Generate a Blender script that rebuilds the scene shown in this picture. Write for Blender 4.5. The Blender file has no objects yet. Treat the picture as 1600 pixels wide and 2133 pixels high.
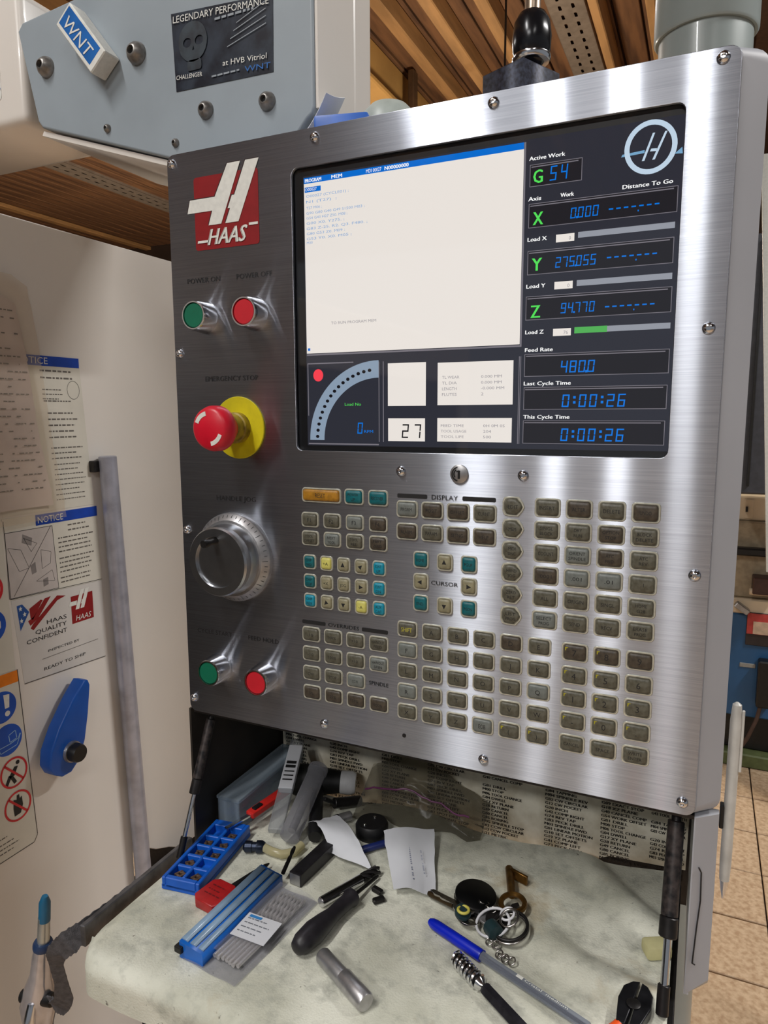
import bpy, bmesh, math, random
from mathutils import Vector, Matrix, noise
random.seed(7)
SC = bpy.context.scene
COL = SC.collection
PI = math.pi

# ------------------------------------------------------------------ camera, world, lamps, exposure
# metres; x runs along the operator panel, y into it, z up; panel lower left corner is the origin, floor at -1.2
FLOOR = -1.2
CEIL = 2.6
cd = bpy.data.cameras.new('camera'); cam = bpy.data.objects.new('camera', cd); COL.objects.link(cam)
cd.sensor_fit = 'HORIZONTAL'; cd.sensor_width = 36.0; cd.lens = 36.0 * 1460.6 / 1600.0; cd.clip_start = 0.01
cam.matrix_world = Matrix(((0.90971794, -0.05463687, 0.41161643, 0.4916),
                           (0.41521522, 0.12709539, -0.90080136, -0.56998797),
                           (-0.00309758, 0.99038456, 0.13830701, 0.31633402),
                           (0, 0, 0, 1)))
SC.camera = cam
wd = bpy.data.worlds.new('hall_ambience'); SC.world = wd; wd.use_nodes = True
wd.node_tree.nodes['Background'].inputs[0].default_value = (0.86, 0.92, 1.0, 1)
wd.node_tree.nodes['Background'].inputs[1].default_value = 0.22
vs = SC.view_settings
vs.view_transform = 'Standard'; vs.look = 'None'; vs.gamma = 1.0; vs.exposure = 0.0; vs.use_curve_mapping = False
# fluorescent battens under the roof of the hall: x, y, length, power
LAMPS = [(-0.45, -3.75, 0.4, 34), (-0.03, -3.75, 0.4, 34), (0.36, -3.75, 0.4, 18), (-1.75, -3.9, 0.8, 30),
         (-0.5, -1.5, 1.2, 46), (1.9, -2.6, 1.2, 22), (2.4, 1.2, 1.2, 92), (-2.2, 4.0, 1.2, 45), (-4.4, 1.6, 1.2, 45)]  # strongest batten: unseen, placed and powered to brighten the enclosure wall
for lx, ly, ll, lp in LAMPS:
    ld = bpy.data.lights.new('tube_light', 'AREA'); ld.shape = 'RECTANGLE'; ld.size = 0.13; ld.size_y = ll
    ld.energy = lp; ld.color = (1.0, 0.98, 0.95)
    lo = bpy.data.objects.new('tube_light', ld); COL.objects.link(lo); lo.location = (lx, ly, CEIL - 0.205)

ROOF_FILL = [(-0.6, 3.4, 1.2, 88), (-3.6, 4.6, 1.0, 125)]  # added warm fill lights, hidden from view, brightening the roof from below
for lx, ly, lz, lp in ROOF_FILL:
    ld = bpy.data.lights.new('roof_fill_light', 'POINT'); ld.energy = lp; ld.color = (1.0, 0.86, 0.66); ld.shadow_soft_size = 0.12
    lo = bpy.data.objects.new('roof_fill_light', ld); COL.objects.link(lo); lo.location = (lx, ly, lz - .16)

# ------------------------------------------------------------------ helpers
def lin(c):
    return tuple((v / 255 / 12.92) if v / 255 <= 0.04045 else ((v / 255 + 0.055) / 1.055) ** 2.4 for v in c) + (1.0,)

MATS = {}
def mat(name, col=(128, 128, 128), rough=0.5, metal=0.0, var=0.12, scale=40.0, bump=0.0, bscale=None, col2=None, spec=0.5,
        trans=0.0, alpha=1.0, emit=0.0, coat=0.0, stretch=None):
    if name in MATS: return MATS[name]
    m = bpy.data.materials.new(name); m.use_nodes = True
    nt = m.node_tree; N = nt.nodes; L = nt.links; p = N['Principled BSDF']
    p.inputs['Roughness'].default_value = rough; p.inputs['Metallic'].default_value = metal
    p.inputs['Specular IOR Level'].default_value = spec
    p.inputs['Transmission Weight'].default_value = trans; p.inputs['Alpha'].default_value = alpha
    p.inputs['Coat Weight'].default_value = coat
    a = lin(col); b = lin(col2) if col2 else tuple(max(0, v * (1 - var * 2)) for v in a[:3]) + (1,)
    tc = N.new('ShaderNodeTexCoord'); mp = N.new('ShaderNodeMapping'); L.new(tc.outputs['Object'], mp.inputs[0])
    if stretch: mp.inputs['Scale'].default_value = stretch
    nz = N.new('ShaderNodeTexNoise'); nz.inputs['Scale'].default_value = scale; nz.inputs['Detail'].default_value = 5
    L.new(mp.outputs[0], nz.inputs['Vector'])
    rp = N.new('ShaderNodeValToRGB'); rp.color_ramp.elements[0].position = 0.35; rp.color_ramp.elements[1].position = 0.62
    rp.color_ramp.elements[0].color = b; rp.color_ramp.elements[1].color = a
    L.new(nz.outputs['Fac'], rp.inputs[0]); L.new(rp.outputs[0], p.inputs['Base Color'])
    if emit:
        p.inputs['Base Color'].default_value = (0, 0, 0, 1); L.remove(p.inputs['Base Color'].links[0])
        p.inputs['Emission Color'].default_value = a; p.inputs['Emission Strength'].default_value = emit
        p.inputs['Specular IOR Level'].default_value = 0.0
    if bump:
        bn = N.new('ShaderNodeBump'); bn.inputs['Strength'].default_value = bump; bn.inputs['Distance'].default_value = 0.002
        n2 = N.new('ShaderNodeTexNoise'); n2.inputs['Scale'].default_value = bscale or scale * 4; n2.inputs['Detail'].default_value = 4
        L.new(mp.outputs[0], n2.inputs['Vector']); L.new(n2.outputs['Fac'], bn.inputs['Height']); L.new(bn.outputs[0], p.inputs['Normal'])
    MATS[name] = m
    return m

def steel_mat():
    """horizontally brushed sheet: reflections smear up and down, stay narrow sideways"""
    m = bpy.data.materials.new('brushed_stainless'); m.use_nodes = True; MATS['brushed_stainless'] = m
    nt = m.node_tree; N = nt.nodes; L = nt.links; out = N['Material Output']; N.remove(N['Principled BSDF'])
    tc = N.new('ShaderNodeTexCoord'); mp = N.new('ShaderNodeMapping'); mp.inputs['Scale'].default_value = (16, 16, 1500)
    nz = N.new('ShaderNodeTexNoise'); nz.inputs['Scale'].default_value = 1.0; nz.inputs['Detail'].default_value = 4
    L.new(tc.outputs['Object'], mp.inputs[0]); L.new(mp.outputs[0], nz.inputs['Vector'])
    rp = N.new('ShaderNodeValToRGB'); rp.color_ramp.elements[0].color = lin((170, 175, 186)); rp.color_ramp.elements[1].color = lin((190, 195, 206)); rp.color_ramp.elements[0].position = .3; rp.color_ramp.elements[1].position = .7
    L.new(nz.outputs['Fac'], rp.inputs[0])
    cv = N.new('ShaderNodeCombineXYZ'); cv.inputs[0].default_value = 1.0
    g = N.new('ShaderNodeBsdfAnisotropic'); g.inputs['Roughness'].default_value = 0.20; g.inputs['Anisotropy'].default_value = 0.87
    L.new(cv.outputs[0], g.inputs['Tangent']); L.new(rp.outputs[0], g.inputs['Color'])
    g2 = N.new('ShaderNodeBsdfAnisotropic'); g2.inputs['Roughness'].default_value = 0.36; g2.inputs['Anisotropy'].default_value = 0.55
    L.new(cv.outputs[0], g2.inputs['Tangent']); L.new(rp.outputs[0], g2.inputs['Color'])
    mx = N.new('ShaderNodeMixShader'); mx.inputs[0].default_value = 0.35
    L.new(g.outputs[0], mx.inputs[1]); L.new(g2.outputs[0], mx.inputs[2]); L.new(mx.outputs[0], out.inputs['Surface'])
    return m

def clear_mat(name, tint=(235, 238, 240), fac=0.25, rough=0.15, haze=(200, 205, 210)):
    """thin clear plastic: see-through with a milky film and a glossy skin"""
    if name in MATS: return MATS[name]
    m = bpy.data.materials.new(name); m.use_nodes = True
    nt = m.node_tree; N = nt.nodes; L = nt.links; p = N['Principled BSDF']; out = N['Material Output']
    p.inputs['Base Color'].default_value = lin(haze); p.inputs['Roughness'].default_value = rough
    t = N.new('ShaderNodeBsdfTransparent'); t.inputs[0].default_value = lin(tint)
    mx = N.new('ShaderNodeMixShader')
    fr = N.new('ShaderNodeLayerWeight'); fr.inputs[0].default_value = 0.35
    mr = N.new('ShaderNodeMapRange'); mr.inputs[3].default_value = fac; mr.inputs[4].default_value = min(1, fac + 0.45)
    L.new(fr.outputs['Facing'], mr.inputs[0]); L.new(mr.outputs[0], mx.inputs[0])
    L.new(t.outputs[0], mx.inputs[1]); L.new(p.outputs[0], mx.inputs[2]); L.new(mx.outputs[0], out.inputs['Surface'])
    MATS[name] = m
    return m

def glass_mat():
    m = bpy.data.materials.new('screen_glass'); m.use_nodes = True
    nt = m.node_tree; N = nt.nodes; L = nt.links; out = N['Material Output']
    N.remove(N['Principled BSDF'])
    t = N.new('ShaderNodeBsdfTransparent'); g = N.new('ShaderNodeBsdfGlossy'); g.inputs['Roughness'].default_value = 0.04
    fr = N.new('ShaderNodeFresnel'); fr.inputs[0].default_value = 1.45; mx = N.new('ShaderNodeMixShader')
    L.new(fr.outputs[0], mx.inputs[0]); L.new(t.outputs[0], mx.inputs[1]); L.new(g.outputs[0], mx.inputs[2]); L.new(mx.outputs[0], out.inputs['Surface'])
    return m

def finish(me, m, smooth):
    ms = m if isinstance(m, (list, tuple)) else [m]
    for q in ms: me.materials.append(q)
    if smooth:
        for f in me.polygons: f.use_smooth = True
        me.set_sharp_from_angle(angle=math.radians(smooth if smooth > 1 else 38))

def tag(o, label=None, cat=None, group=None, kind=None):
    if label: o['label'] = label
    if cat: o['category'] = cat
    if group: o['group'] = group
    if kind: o['kind'] = kind
    return o

def wloc(o):
    v = Vector((0, 0, 0))
    while o is not None:
        v += o.location; o = o.parent
    return v

def obj(name, bm, m, parent=None, smooth=0, local=False, loc=None):
    """bmesh -> one mesh object; its vertices are in world space unless local=True"""
    me = bpy.data.meshes.new(name)
    if isinstance(bm, bmesh.types.BMesh):
        if parent is not None and not local:
            bmesh.ops.translate(bm, verts=bm.verts, vec=-wloc(parent))
        bm.to_mesh(me); bm.free()
    else:
        me = bm
    if len(me.materials) == 0: finish(me, m, smooth)
    o = bpy.data.objects.new(name, me); COL.objects.link(o)
    if parent is not None: o.parent = parent
    if loc is not None: o.location = loc
    return o

def inst(name, me, parent, loc, rot=(0, 0, 0), sc=(1, 1, 1)):
    o = bpy.data.objects.new(name, me); COL.objects.link(o); o.parent = parent
    o.location = Vector(loc); o.rotation_euler = rot; o.scale = sc
    return o

def thing(name, label, cat, loc=(0, 0, 0), rz=0.0, group=None, rot=None):
    o = bpy.data.objects.new(name, None); COL.objects.link(o); o.empty_display_size = 0.02
    o.location = loc; o.rotation_euler = rot or (0, 0, rz)
    return tag(o, label, cat, group)

def B(): return bmesh.new()

def box(bm, x0, x1, y0, y1, z0, z1, bev=0.0, seg=2, M=None):
    t = bmesh.new()
    r = bmesh.ops.create_cube(t, size=1.0)
    for v in t.verts: v.co = Vector(((x0 + x1) / 2 + v.co.x * (x1 - x0), (y0 + y1) / 2 + v.co.y * (y1 - y0), (z0 + z1) / 2 + v.co.z * (z1 - z0)))
    if bev: bmesh.ops.bevel(t, geom=list(t.edges), offset=bev, segments=seg, profile=0.6, affect='EDGES', clamp_overlap=True)
    if M is not None: bmesh.ops.transform(t, matrix=M, verts=t.verts)
    merge(bm, t); return bm

def merge(bm, t):
    vm = [bm.verts.new(v.co) for v in t.verts]
    t.verts.index_update()
    for f in t.faces:
        try:
            nf = bm.faces.new([vm[v.index] for v in f.verts]); nf.material_index = f.material_index
        except ValueError: pass
    t.free()

def frame_of(d):
    d = d.normalized(); a = Vector((0, 0, 1)) if abs(d.z) < 0.9 else Vector((1, 0, 0))
    u = a.cross(d).normalized(); return u, d.cross(u), d

def lathe(bm, p0, p1, prof, n=20, cap=True):
    """prof: (fraction along p0->p1, radius)"""
    p0 = Vector(p0); p1 = Vector(p1); u, w, d = frame_of(p1 - p0); Ln = (p1 - p0)
    rings = []
    for t, r in prof:
        c = p0 + Ln * t
        rings.append([bm.verts.new(c + (u * math.cos(2 * PI * i / n) + w * math.sin(2 * PI * i / n)) * r) for i in range(n)])
    for a, b in zip(rings, rings[1:]):
        for i in range(n): bm.faces.new((a[i], a[(i + 1) % n], b[(i + 1) % n], b[i]))
    if cap:
        bm.faces.new(list(reversed(rings[0]))); bm.faces.new(rings[-1])
    return bm

def cyl(bm, p0, p1, r, n=20, bev=0.12):
    L_ = (Vector(p1) - Vector(p0)).length; e = min(r * bev, L_ * 0.3) / L_
    return lathe(bm, p0, p1, [(0, r * (1 - bev)), (e, r), (1 - e, r), (1, r * (1 - bev))], n)

def tube(bm, pts, r, n=10, closed=False, radii=None):
    pts = [Vector(p) for p in pts]; k = len(pts); rings = []
    up = None
    for i, p in enumerate(pts):
        a = pts[(i - 1) % k] if closed or i else p; b = pts[(i + 1) % k] if closed or i < k - 1 else p
        d = (b - a).normalized()
        if up is None: u, w, _ = frame_of(d)
        else:
            u = (up - d * up.dot(d)).normalized(); w = d.cross(u)
        up = u; rr = radii[i] if radii else r
        rings.append([bm.verts.new(p + (u * math.cos(2 * PI * j / n) + w * math.sin(2 * PI * j / n)) * rr) for j in range(n)])
    for i in range(k if closed else k - 1):
        a = rings[i]; b = rings[(i + 1) % k]
        for j in range(n): bm.faces.new((a[j], a[(j + 1) % n], b[(j + 1) % n], b[j]))
    if not closed:
        bm.faces.new(list(reversed(rings[0]))); bm.faces.new(rings[-1])
    return bm

def rrect(cx, cy, w, h, r, n=5):
    P = []
    for sx, sy, a0 in ((1, 1, 0), (-1, 1, 90), (-1, -1, 180), (1, -1, 270)):
        for i in range(n + 1):
            a = math.radians(a0 + 90 * i / n)
            P.append((cx + sx * (w / 2 - r) + r * math.cos(a), cy + sy * (h / 2 - r) + r * math.sin(a)))
    return P

def ellipse(cx, cy, rx, ry=None, n=32, a0=0, a1=360):
    ry = ry or rx; full = abs(a1 - a0 - 360) < 1e-6
    return [(cx + rx * math.cos(math.radians(a0 + (a1 - a0) * i / (n if full else n - 1))), cy + ry * math.sin(math.radians(a0 + (a1 - a0) * i / (n if full else n - 1)))) for i in range(n)]

FRONT = Matrix(((1, 0, 0, 0), (0, 0, -1, 0), (0, 1, 0, 0), (0, 0, 0, 1)))    # flat shape standing up, facing -y
SIDE = Matrix(((0, 0, 1, 0), (1, 0, 0, 0), (0, 1, 0, 0), (0, 0, 0, 1)))      # flat shape standing up, facing +x

def flat(loops, depth, M, at, bev=0.0):
    """filled 2d outline(s) with holes, given thickness; front face at 'at' plane, body behind it"""
    cu = bpy.data.curves.new('c', 'CURVE'); cu.dimensions = '2D'; cu.fill_mode = 'BOTH'
    for lp in loops:
        s = cu.splines.new('POLY'); s.points.add(len(lp) - 1); s.use_cyclic_u = True
        for q, (x, y) in zip(s.points, lp): q.co = (x, y, 0, 1)
    cu.extrude = max(depth / 2 - bev, 1e-6); cu.bevel_depth = bev; cu.bevel_resolution = 2
    if bev: cu.offset = -bev
    o = bpy.data.objects.new('c', cu); me = o.to_mesh()
    bm = bmesh.new(); bm.from_mesh(me); o.to_mesh_clear(); bpy.data.objects.remove(o); bpy.data.curves.remove(cu)
    bmesh.ops.remove_doubles(bm, verts=bm.verts, dist=1e-6)
    T = M.copy(); off = M.to_3x3() @ Vector((0, 0, -depth / 2))
    bmesh.ops.transform(bm, matrix=Matrix.Translation(Vector(at) + off) @ T, verts=bm.verts)
    return bm

TXT = {}
def text(bm, s, x, y, h, M, at, w=None, align='L', spacing=1.0, depth=0.0002, slant=0.0, lines=1.0):
    """lettering: cap height h, lower left of the first line at (x, y) in the flat frame"""
    key = (s, spacing, lines)
    if key not in TXT:
        cu = bpy.data.curves.new('t', 'FONT'); cu.body = s; cu.size = 1.0; cu.extrude = 0.0; cu.space_character = spacing; cu.space_line = lines
        cu.resolution_u = 2
        o = bpy.data.objects.new('t', cu); COL.objects.link(o)
        bpy.context.view_layer.update()
        me = bpy.data.meshes.new_from_object(o.evaluated_get(bpy.context.evaluated_depsgraph_get()))
        TXT[key] = ([v.co.copy() for v in me.vertices], [tuple(f.vertices) for f in me.polygons])
        bpy.data.meshes.remove(me); bpy.data.objects.remove(o); bpy.data.curves.remove(cu)
    vs_, fs = TXT[key]
    if not vs_: return bm
    k = h / 0.70; x0 = min(v.x for v in vs_); x1 = max(v.x for v in vs_)
    kx = k if w is None else w / max(x1 - x0, 1e-6)
    ox = {'L': 0, 'C': -(x1 - x0) * kx / 2, 'R': -(x1 - x0) * kx}[align]
    T = Matrix.Translation(Vector(at)) @ M
    nv = [bm.verts.new(T @ Vector((x + ox + (v.x - x0) * kx + v.y * k * slant, y + v.y * k, depth))) for v in vs_]
    for f in fs:
        try: bm.faces.new([nv[i] for i in f])
        except ValueError: pass
    return bm

SEGS = {'0': 'abcdef', '1': 'bc', '2': 'abged', '3': 'abgcd', '4': 'fgbc', '5': 'afgcd', '6': 'afgedc', '7': 'abc', '8': 'abcdefg', '9': 'abcdfg', '-': 'g', ' ': ''}
def quad2(bm, pts, M, at, d=0.0):
    T = Matrix.Translation(Vector(at)) @ M
    bm.faces.new([bm.verts.new(T @ Vector((x, y, d))) for x, y in pts])
def seg7(bm, s, x, y, w, h, M, at, pitch=None, t=0.27, slant=0.08):
    pitch = pitch or w * 1.3; th = w * t; cx = x
    for ch in s:
        if ch in '.:':
            for yy in ((y,) if ch == '.' else (y + h * 0.28, y + h * 0.66)):
                a = cx - pitch * 0.16 + (0 if ch == '.' else pitch * 0.3)
                quad2(bm, [(a, yy), (a + th * 1.2, yy), (a + th * 1.2, yy + th * 1.2), (a, yy + th * 1.2)], M, at)
            cx += 0 if ch == '.' else pitch * 0.62
            continue
        R = {'a': (0, h - th, w, h), 'd': (0, 0, w, th), 'g': (0, h / 2 - th / 2, w, h / 2 + th / 2), 'f': (0, h / 2, th, h), 'e': (0, 0, th, h / 2), 'b': (w - th, h / 2, w, h), 'c': (w - th, 0, w, h / 2)}
        for sgm in SEGS[ch]:
            a, b, c, d = R[sgm]; e = th * 0.18
            a += e; b += e; c -= e; d -= e
            quad2(bm, [(cx + a + b * slant, y + b), (cx + c + b * slant, y + b), (cx + c + d * slant, y + d), (cx + a + d * slant, y + d)], M, at)
        cx += pitch
    return bm
def rect2(bm, x0, y0, x1, y1, M, at, d=0.0):
    quad2(bm, [(x0, y0), (x1, y0), (x1, y1), (x0, y1)], M, at, d); return bm
def scribble(bm, x0, y0, x1, rows, pitch, th, M, at, fill=0.9, seed=1):
    """rows of fine print too small to read: word-like strokes"""
    rg = random.Random(seed)
    for r in range(rows):
        x = x0; end = x0 + (x1 - x0) * rg.uniform(fill * 0.7, fill); yy = y0 - r * pitch
        while x < end:
            w = rg.uniform(1.2, 4.5) * th
            rect2(bm, x, yy, min(x + w, end), yy + th, M, at); x += w + th * 0.9
    return bm

def grid_sheet(f, nu, nv, thick=0.0):
    bm = bmesh.new(); V = [[bm.verts.new(f(i / nu, j / nv)) for j in range(nv + 1)] for i in range(nu + 1)]
    for i in range(nu):
        for j in range(nv): bm.faces.new((V[i][j], V[i + 1][j], V[i + 1][j + 1], V[i][j + 1]))
    if thick:
        bmesh.ops.recalc_face_normals(bm, faces=bm.faces)
        bmesh.ops.solidify(bm, geom=list(bm.faces), thickness=thick)
    return bm

# ------------------------------------------------------------------ materials
STEEL = steel_mat()
M_paint = mat('grey_housing_paint', (172, 174, 181), 0.42, 0, 0.04, 8)
M_arm = mat('blue_grey_paint', (150, 160, 168), 0.4, 0, 0.05, 12, bump=0.03)
M_cream = mat('cream_machine_paint', (224, 218, 211), 0.28, 0, 0.03, 3, coat=0.2)
M_door = mat('pale_door_paint', (208, 202, 195), 0.34, 0, 0.03, 3, coat=.1)
M_chrome = mat('chrome', (225, 225, 228), 0.16, 1.0, 0.05, 60)
M_dchrome = mat('dull_steel', (182, 181, 183), 0.40, 0.85, 0.12, 90)
M_black = mat('black_plastic', (22, 22, 24), 0.45, 0, 0.2, 60)
M_dark = mat('dark_steel', (52, 50, 50), 0.42, 0.7, 0.2, 60)
M_print = mat('black_print', (28, 28, 30), 0.6)
M_white = mat('white_print', (226, 226, 220), 0.5, 0, 0.05, 200)
M_red = mat('red_print', (140, 22, 26), 0.4, 0, 0.06, 120)
M_paper = mat('white_paper', (214, 216, 222), 0.85, 0, 0.04, 20)
M_wood = mat('roof_boards', (122, 86, 58), 0.7, 0, 0.2, 3, col2=(82, 56, 40), stretch=(6, 0.6, 6))
M_beam = mat('purlin_wood', (168, 128, 84), 0.65, 0, 0.15, 4, stretch=(5, 0.7, 5))

# ------------------------------------------------------------------ the hall
bm = B(); box(bm, -9, 7, -9, 9, FLOOR - 0.1, FLOOR - 0.012)
floor = tag(obj('floor', bm, mat('grout', (96, 84, 70), 0.9, 0, 0.2, 30)), kind='structure')
M_tile = mat('terrazzo_tile', (206, 180, 150), 0.45, 0, 0.1, 60, col2=(176, 146, 116), bump=0.05)
tb = B(); box(tb, -0.1225, 0.1225, -0.1255, 0.1255, -0.012, 0, 0.002, 1)
tme = bpy.data.meshes.new('tile'); tb.to_mesh(tme); tb.free(); finish(tme, M_tile, 0)
for ix in range(-3, 5):
    for iy in range(-1, 11):
        inst('tile', tme, floor, (0.74 + 0.25 * ix + 0.125, 1.12 + 0.2565 * iy + 0.128, FLOOR + random.uniform(-.001, .001)))
bm = B()
for x0, x1, y0, y1 in ((-9, -0.01, -9, 9), (1.99, 7, -9, 9), (-0.01, 1.99, -9, 0.863), (-0.01, 1.99, 3.94, 9)):
    box(bm, x0, x1, y0, y1, FLOOR - 0.012, FLOOR - 0.001)
obj('tiled_floor_beyond', bm, M_tile, floor)
bm = B(); box(bm, -9, 7, -9, 9, CEIL + 0.03, CEIL + 0.1)
ceil = tag(obj('ceiling', bm, mat('roof_underside', (70, 46, 32), 0.8)), kind='structure')
pb = B(); box(pb, -0.068, 0.068, -9, 9, 0, 0.03, 0.004, 1)
pme = bpy.data.meshes.new('plank'); pb.to_mesh(pme); pb.free(); finish(pme, M_wood, 0)
for i in range(64): inst('plank', pme, ceil, (-8.9 + 0.15 * i, 0, CEIL - random.uniform(0, .006)))
for px_, w, h in ((-1.24, .075, .12), (-0.99, .075, .12), (-0.72, .07, .12), (-.17, .05, .16), (.10, .05, .14), (.42, .06, .12), (-2.2, .08, .12), (-2.9, .08, .12), (-3.7, .08, .12), (-6.6, .1, .05)):
    bm = B(); box(bm, px_ - w / 2, px_ + w / 2, -6, 8, CEIL - h, CEIL - .006, .006, 1); obj('purlin', bm, M_beam, ceil)
bm = B(); box(bm, -1.78, -1.5, -5, 8, CEIL - .26, CEIL - .006, .01, 1); box(bm, -1.84, -1.44, -5, 8, CEIL - .3, CEIL - .26, .01, 1)
obj('girder', bm, mat('ochre_girder', (190, 148, 88), 0.55, 0, 0.08, 4), ceil)
bm = B(); box(bm, -9, 7, 7.2, 7.3, FLOOR, CEIL + .03)
tag(obj('wall_back', bm, mat('dark_brick_wall', (58, 42, 34), 0.85, 0, 0.2, 3)), kind='structure')
bm = B(); box(bm, -9, -8.9, -9, 7.2, FLOOR, CEIL + .03)
tag(obj('wall_left', bm, mat('brown_wall', (74, 56, 44), 0.85, 0, 0.2, 3)), kind='structure')
# slotted cable trays under the roof
M_tray = mat('galvanised_sheet', (150, 138, 128), 0.5, 0.4, 0.1, 20)
def cable_tray(x0, x1, y0, y1, label, z, step=.075):
    n = int((y1 - y0) / step); yc = []
    t = thing('cable_tray', label, 'cable tray', ((x0 + x1) / 2, (y0 + y1) / 2, z))
    w = x1 - x0
    holes = []
    for c in (x0 + w * .32, x0 + w * .68):
        for i in range(n):
            yy = y0 + step * (i + .5); holes.append(rrect(c, yy, w * .085, step * .5, w * .03, 2))
    bm = flat([[(x0, y0), (x1, y0), (x1, y1), (x0, y1)]] + holes, .002, Matrix(), (0, 0, z + .002)); obj('perforated_base', bm, M_tray, t)
    for xx in (x0, x1 - .004):
        bm = B(); box(bm, xx, xx + .004, y0, y1, z, z + .06); obj('side_flange', bm, M_tray, t)
    for yy in (y0 + .3, y1 - .3):
        bm = B(); box(bm, (x0 + x1) / 2 - .01, (x0 + x1) / 2 + .01, yy, yy + .02, z + .002, CEIL - .004); obj('hanger', bm, M_tray, t)
cable_tray(-.45, -.25, 2.6, 5.6, 'slotted grey cable tray hanging under the roof above the operator panel', CEIL - .03, .1)
cable_tray(-5.15, -4.9, 3.0, 7.0, 'slotted grey cable tray seen in the gap under the pendant arm', CEIL - .03, .12)
# steel column and louvred partition far behind
t = thing('steel_column', 'dark brown steel column beside the louvred partition', 'column', (-1.42, 4.1, FLOOR))
bm = B(); box(bm, -1.44, -1.40, 4.06, 4.14, FLOOR, CEIL - .02, .004, 1); obj('shaft', bm, mat('brown_steel', (86, 62, 42), .6), t)
bm = B(); box(bm, -1.5, -1.34, 4.0, 4.2, FLOOR, FLOOR + .015); obj('foot_plate', bm, MATS['brown_steel'], t)
t = thing('louvred_partition', 'tan framed partition with dark louvre slats high behind the panel', 'partition', (-1.2, 4.9, FLOOR))
M_tan = mat('tan_board', (178, 134, 84), .6, 0, .1, 3)
for x0, x1 in ((-1.62, -1.44), (-.98, -.93)):
    bm = B(); box(bm, x0, x1, 4.9, 4.98, FLOOR, CEIL - .02, .006, 1); obj('post', bm, M_tan, t)
bm = B(); box(bm, -1.44, -.98, 4.9, 4.98, CEIL - .12, CEIL - .02, .006, 1); obj('top_rail', bm, M_tan, t)
bm = B(); box(bm, -1.44, -.98, 4.96, 4.975, FLOOR, CEIL - .12); obj('backing', bm, mat('louvre_void', (20, 14, 12), .9), t)
for i in range(12):
    bm = B(); box(bm, -1.44, -.98, -.03, .03, -.006, .006, 0, 1, Matrix.Translation((0, 4.93, CEIL - .16 - i * .06)) @ Matrix.Rotation(.6, 4, 'X')); obj('slat', bm, mat('louvre_slat', (92, 66, 48), .6), t)
# battens
for i, (lx, ly, ll, lp) in enumerate(LAMPS):
    t = thing('ceiling_lamp', 'long white fluorescent batten fixed under the roof boards', 'lamp', (lx, ly, CEIL - .006), group='fluorescent battens under the roof')
    bm = B(); box(bm, lx - .09, lx + .09, ly - ll / 2 - .03, ly + ll / 2 + .03, CEIL - .195, CEIL - .15, .01); box(bm, lx - .03, lx + .03, ly - .2, ly + .2, CEIL - .15, CEIL - .006); obj('lamp_body', bm, M_white, t)

# ------------------------------------------------------------------ operator panel (pendant)
PW, PH = 0.500, 0.5653
pend = thing('operator_panel', 'brushed steel machine control pendant with lit screen, keypad and push buttons', 'control panel', (0.25, 0.09, -0.2))
bm = flat([rrect(PW / 2, PH / 2, PW, PH, .008), rrect(.3035, .4083, .3255, .2515, .006)], .003, FRONT, (0, 0, 0), .0004)
obj('faceplate', bm, STEEL, pend)
# painted housing: a forward rim bent back at 45 degrees, then straight sides
def ring_loft(bm, loops):
    R_ = [[bm.verts.new(p) for p in lp] for lp in loops]
    for a, b in zip(R_, R_[1:]):
        n = len(a)
        for i in range(n): bm.faces.new((a[i], a[(i + 1) % n], b[(i + 1) % n], b[i]))
    return R_
def rr3(x0, x1, z0, z1, r, y): return [(x, y, z) for x, z in rrect((x0 + x1) / 2, (z0 + z1) / 2, x1 - x0, z1 - z0, r)]
bm = B()
Rg = ring_loft(bm, [rr3(.002, PW - .002, .002, PH - .002, .007, .0032), rr3(0, PW + .001, 0, PH, .008, .0032), rr3(-.001, PW + .018, -.0005, PH + .002, .012, .017), rr3(-.001, PW + .018, -.0005, PH + .002, .012, .024), rr3(.008, PW + .010, .004, PH - .004, .01, .05), rr3(.008, PW + .010, .004, PH - .004, .01, .18)])
bm.faces.new(list(reversed(Rg[-1])))
obj('housing', bm, M_paint, pend, 30)
# lower bay under the faceplate: side cheeks, back wall
bm = B()
prof = [(.5, .0032), (.501, .0032), (.518, .017), (.518, .024), (.5, .024)]
V0 = [bm.verts.new((x, y, -.002)) for x, y in prof]; V1 = [bm.verts.new((x, y, -.158 if i != 2 else -.150)) for i, (x, y) in enumerate(prof)]
for i in range(5): bm.faces.new((V0[i], V0[(i + 1) % 5], V1[(i + 1) % 5], V1[i]))
bm.faces.new(V0); bm.faces.new(list(reversed(V1)))
box(bm, .500, .504, .024, .182, -.175, -.0005)
ch = obj('side_cheek', bm, M_paint, pend)
bm = B(); tube(bm, [(.5055, .0055, -.045), (.5075, .0075, -.05), (.5082, .0082, -.075), (.5065, .0068, -.10), (.505, .0052, -.13), (.507, .0070, -.132)], .0006, 6)
obj('pen_scrawl', bm, M_print, ch)
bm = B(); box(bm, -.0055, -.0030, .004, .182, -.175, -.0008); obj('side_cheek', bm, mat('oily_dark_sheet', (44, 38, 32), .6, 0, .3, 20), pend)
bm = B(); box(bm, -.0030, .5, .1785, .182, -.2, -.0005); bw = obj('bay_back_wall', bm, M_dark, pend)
bm = B(); box(bm, .0015, .5, .004, .178, -.004, -.0008); obj('bay_roof', bm, M_dark, pend)
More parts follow.
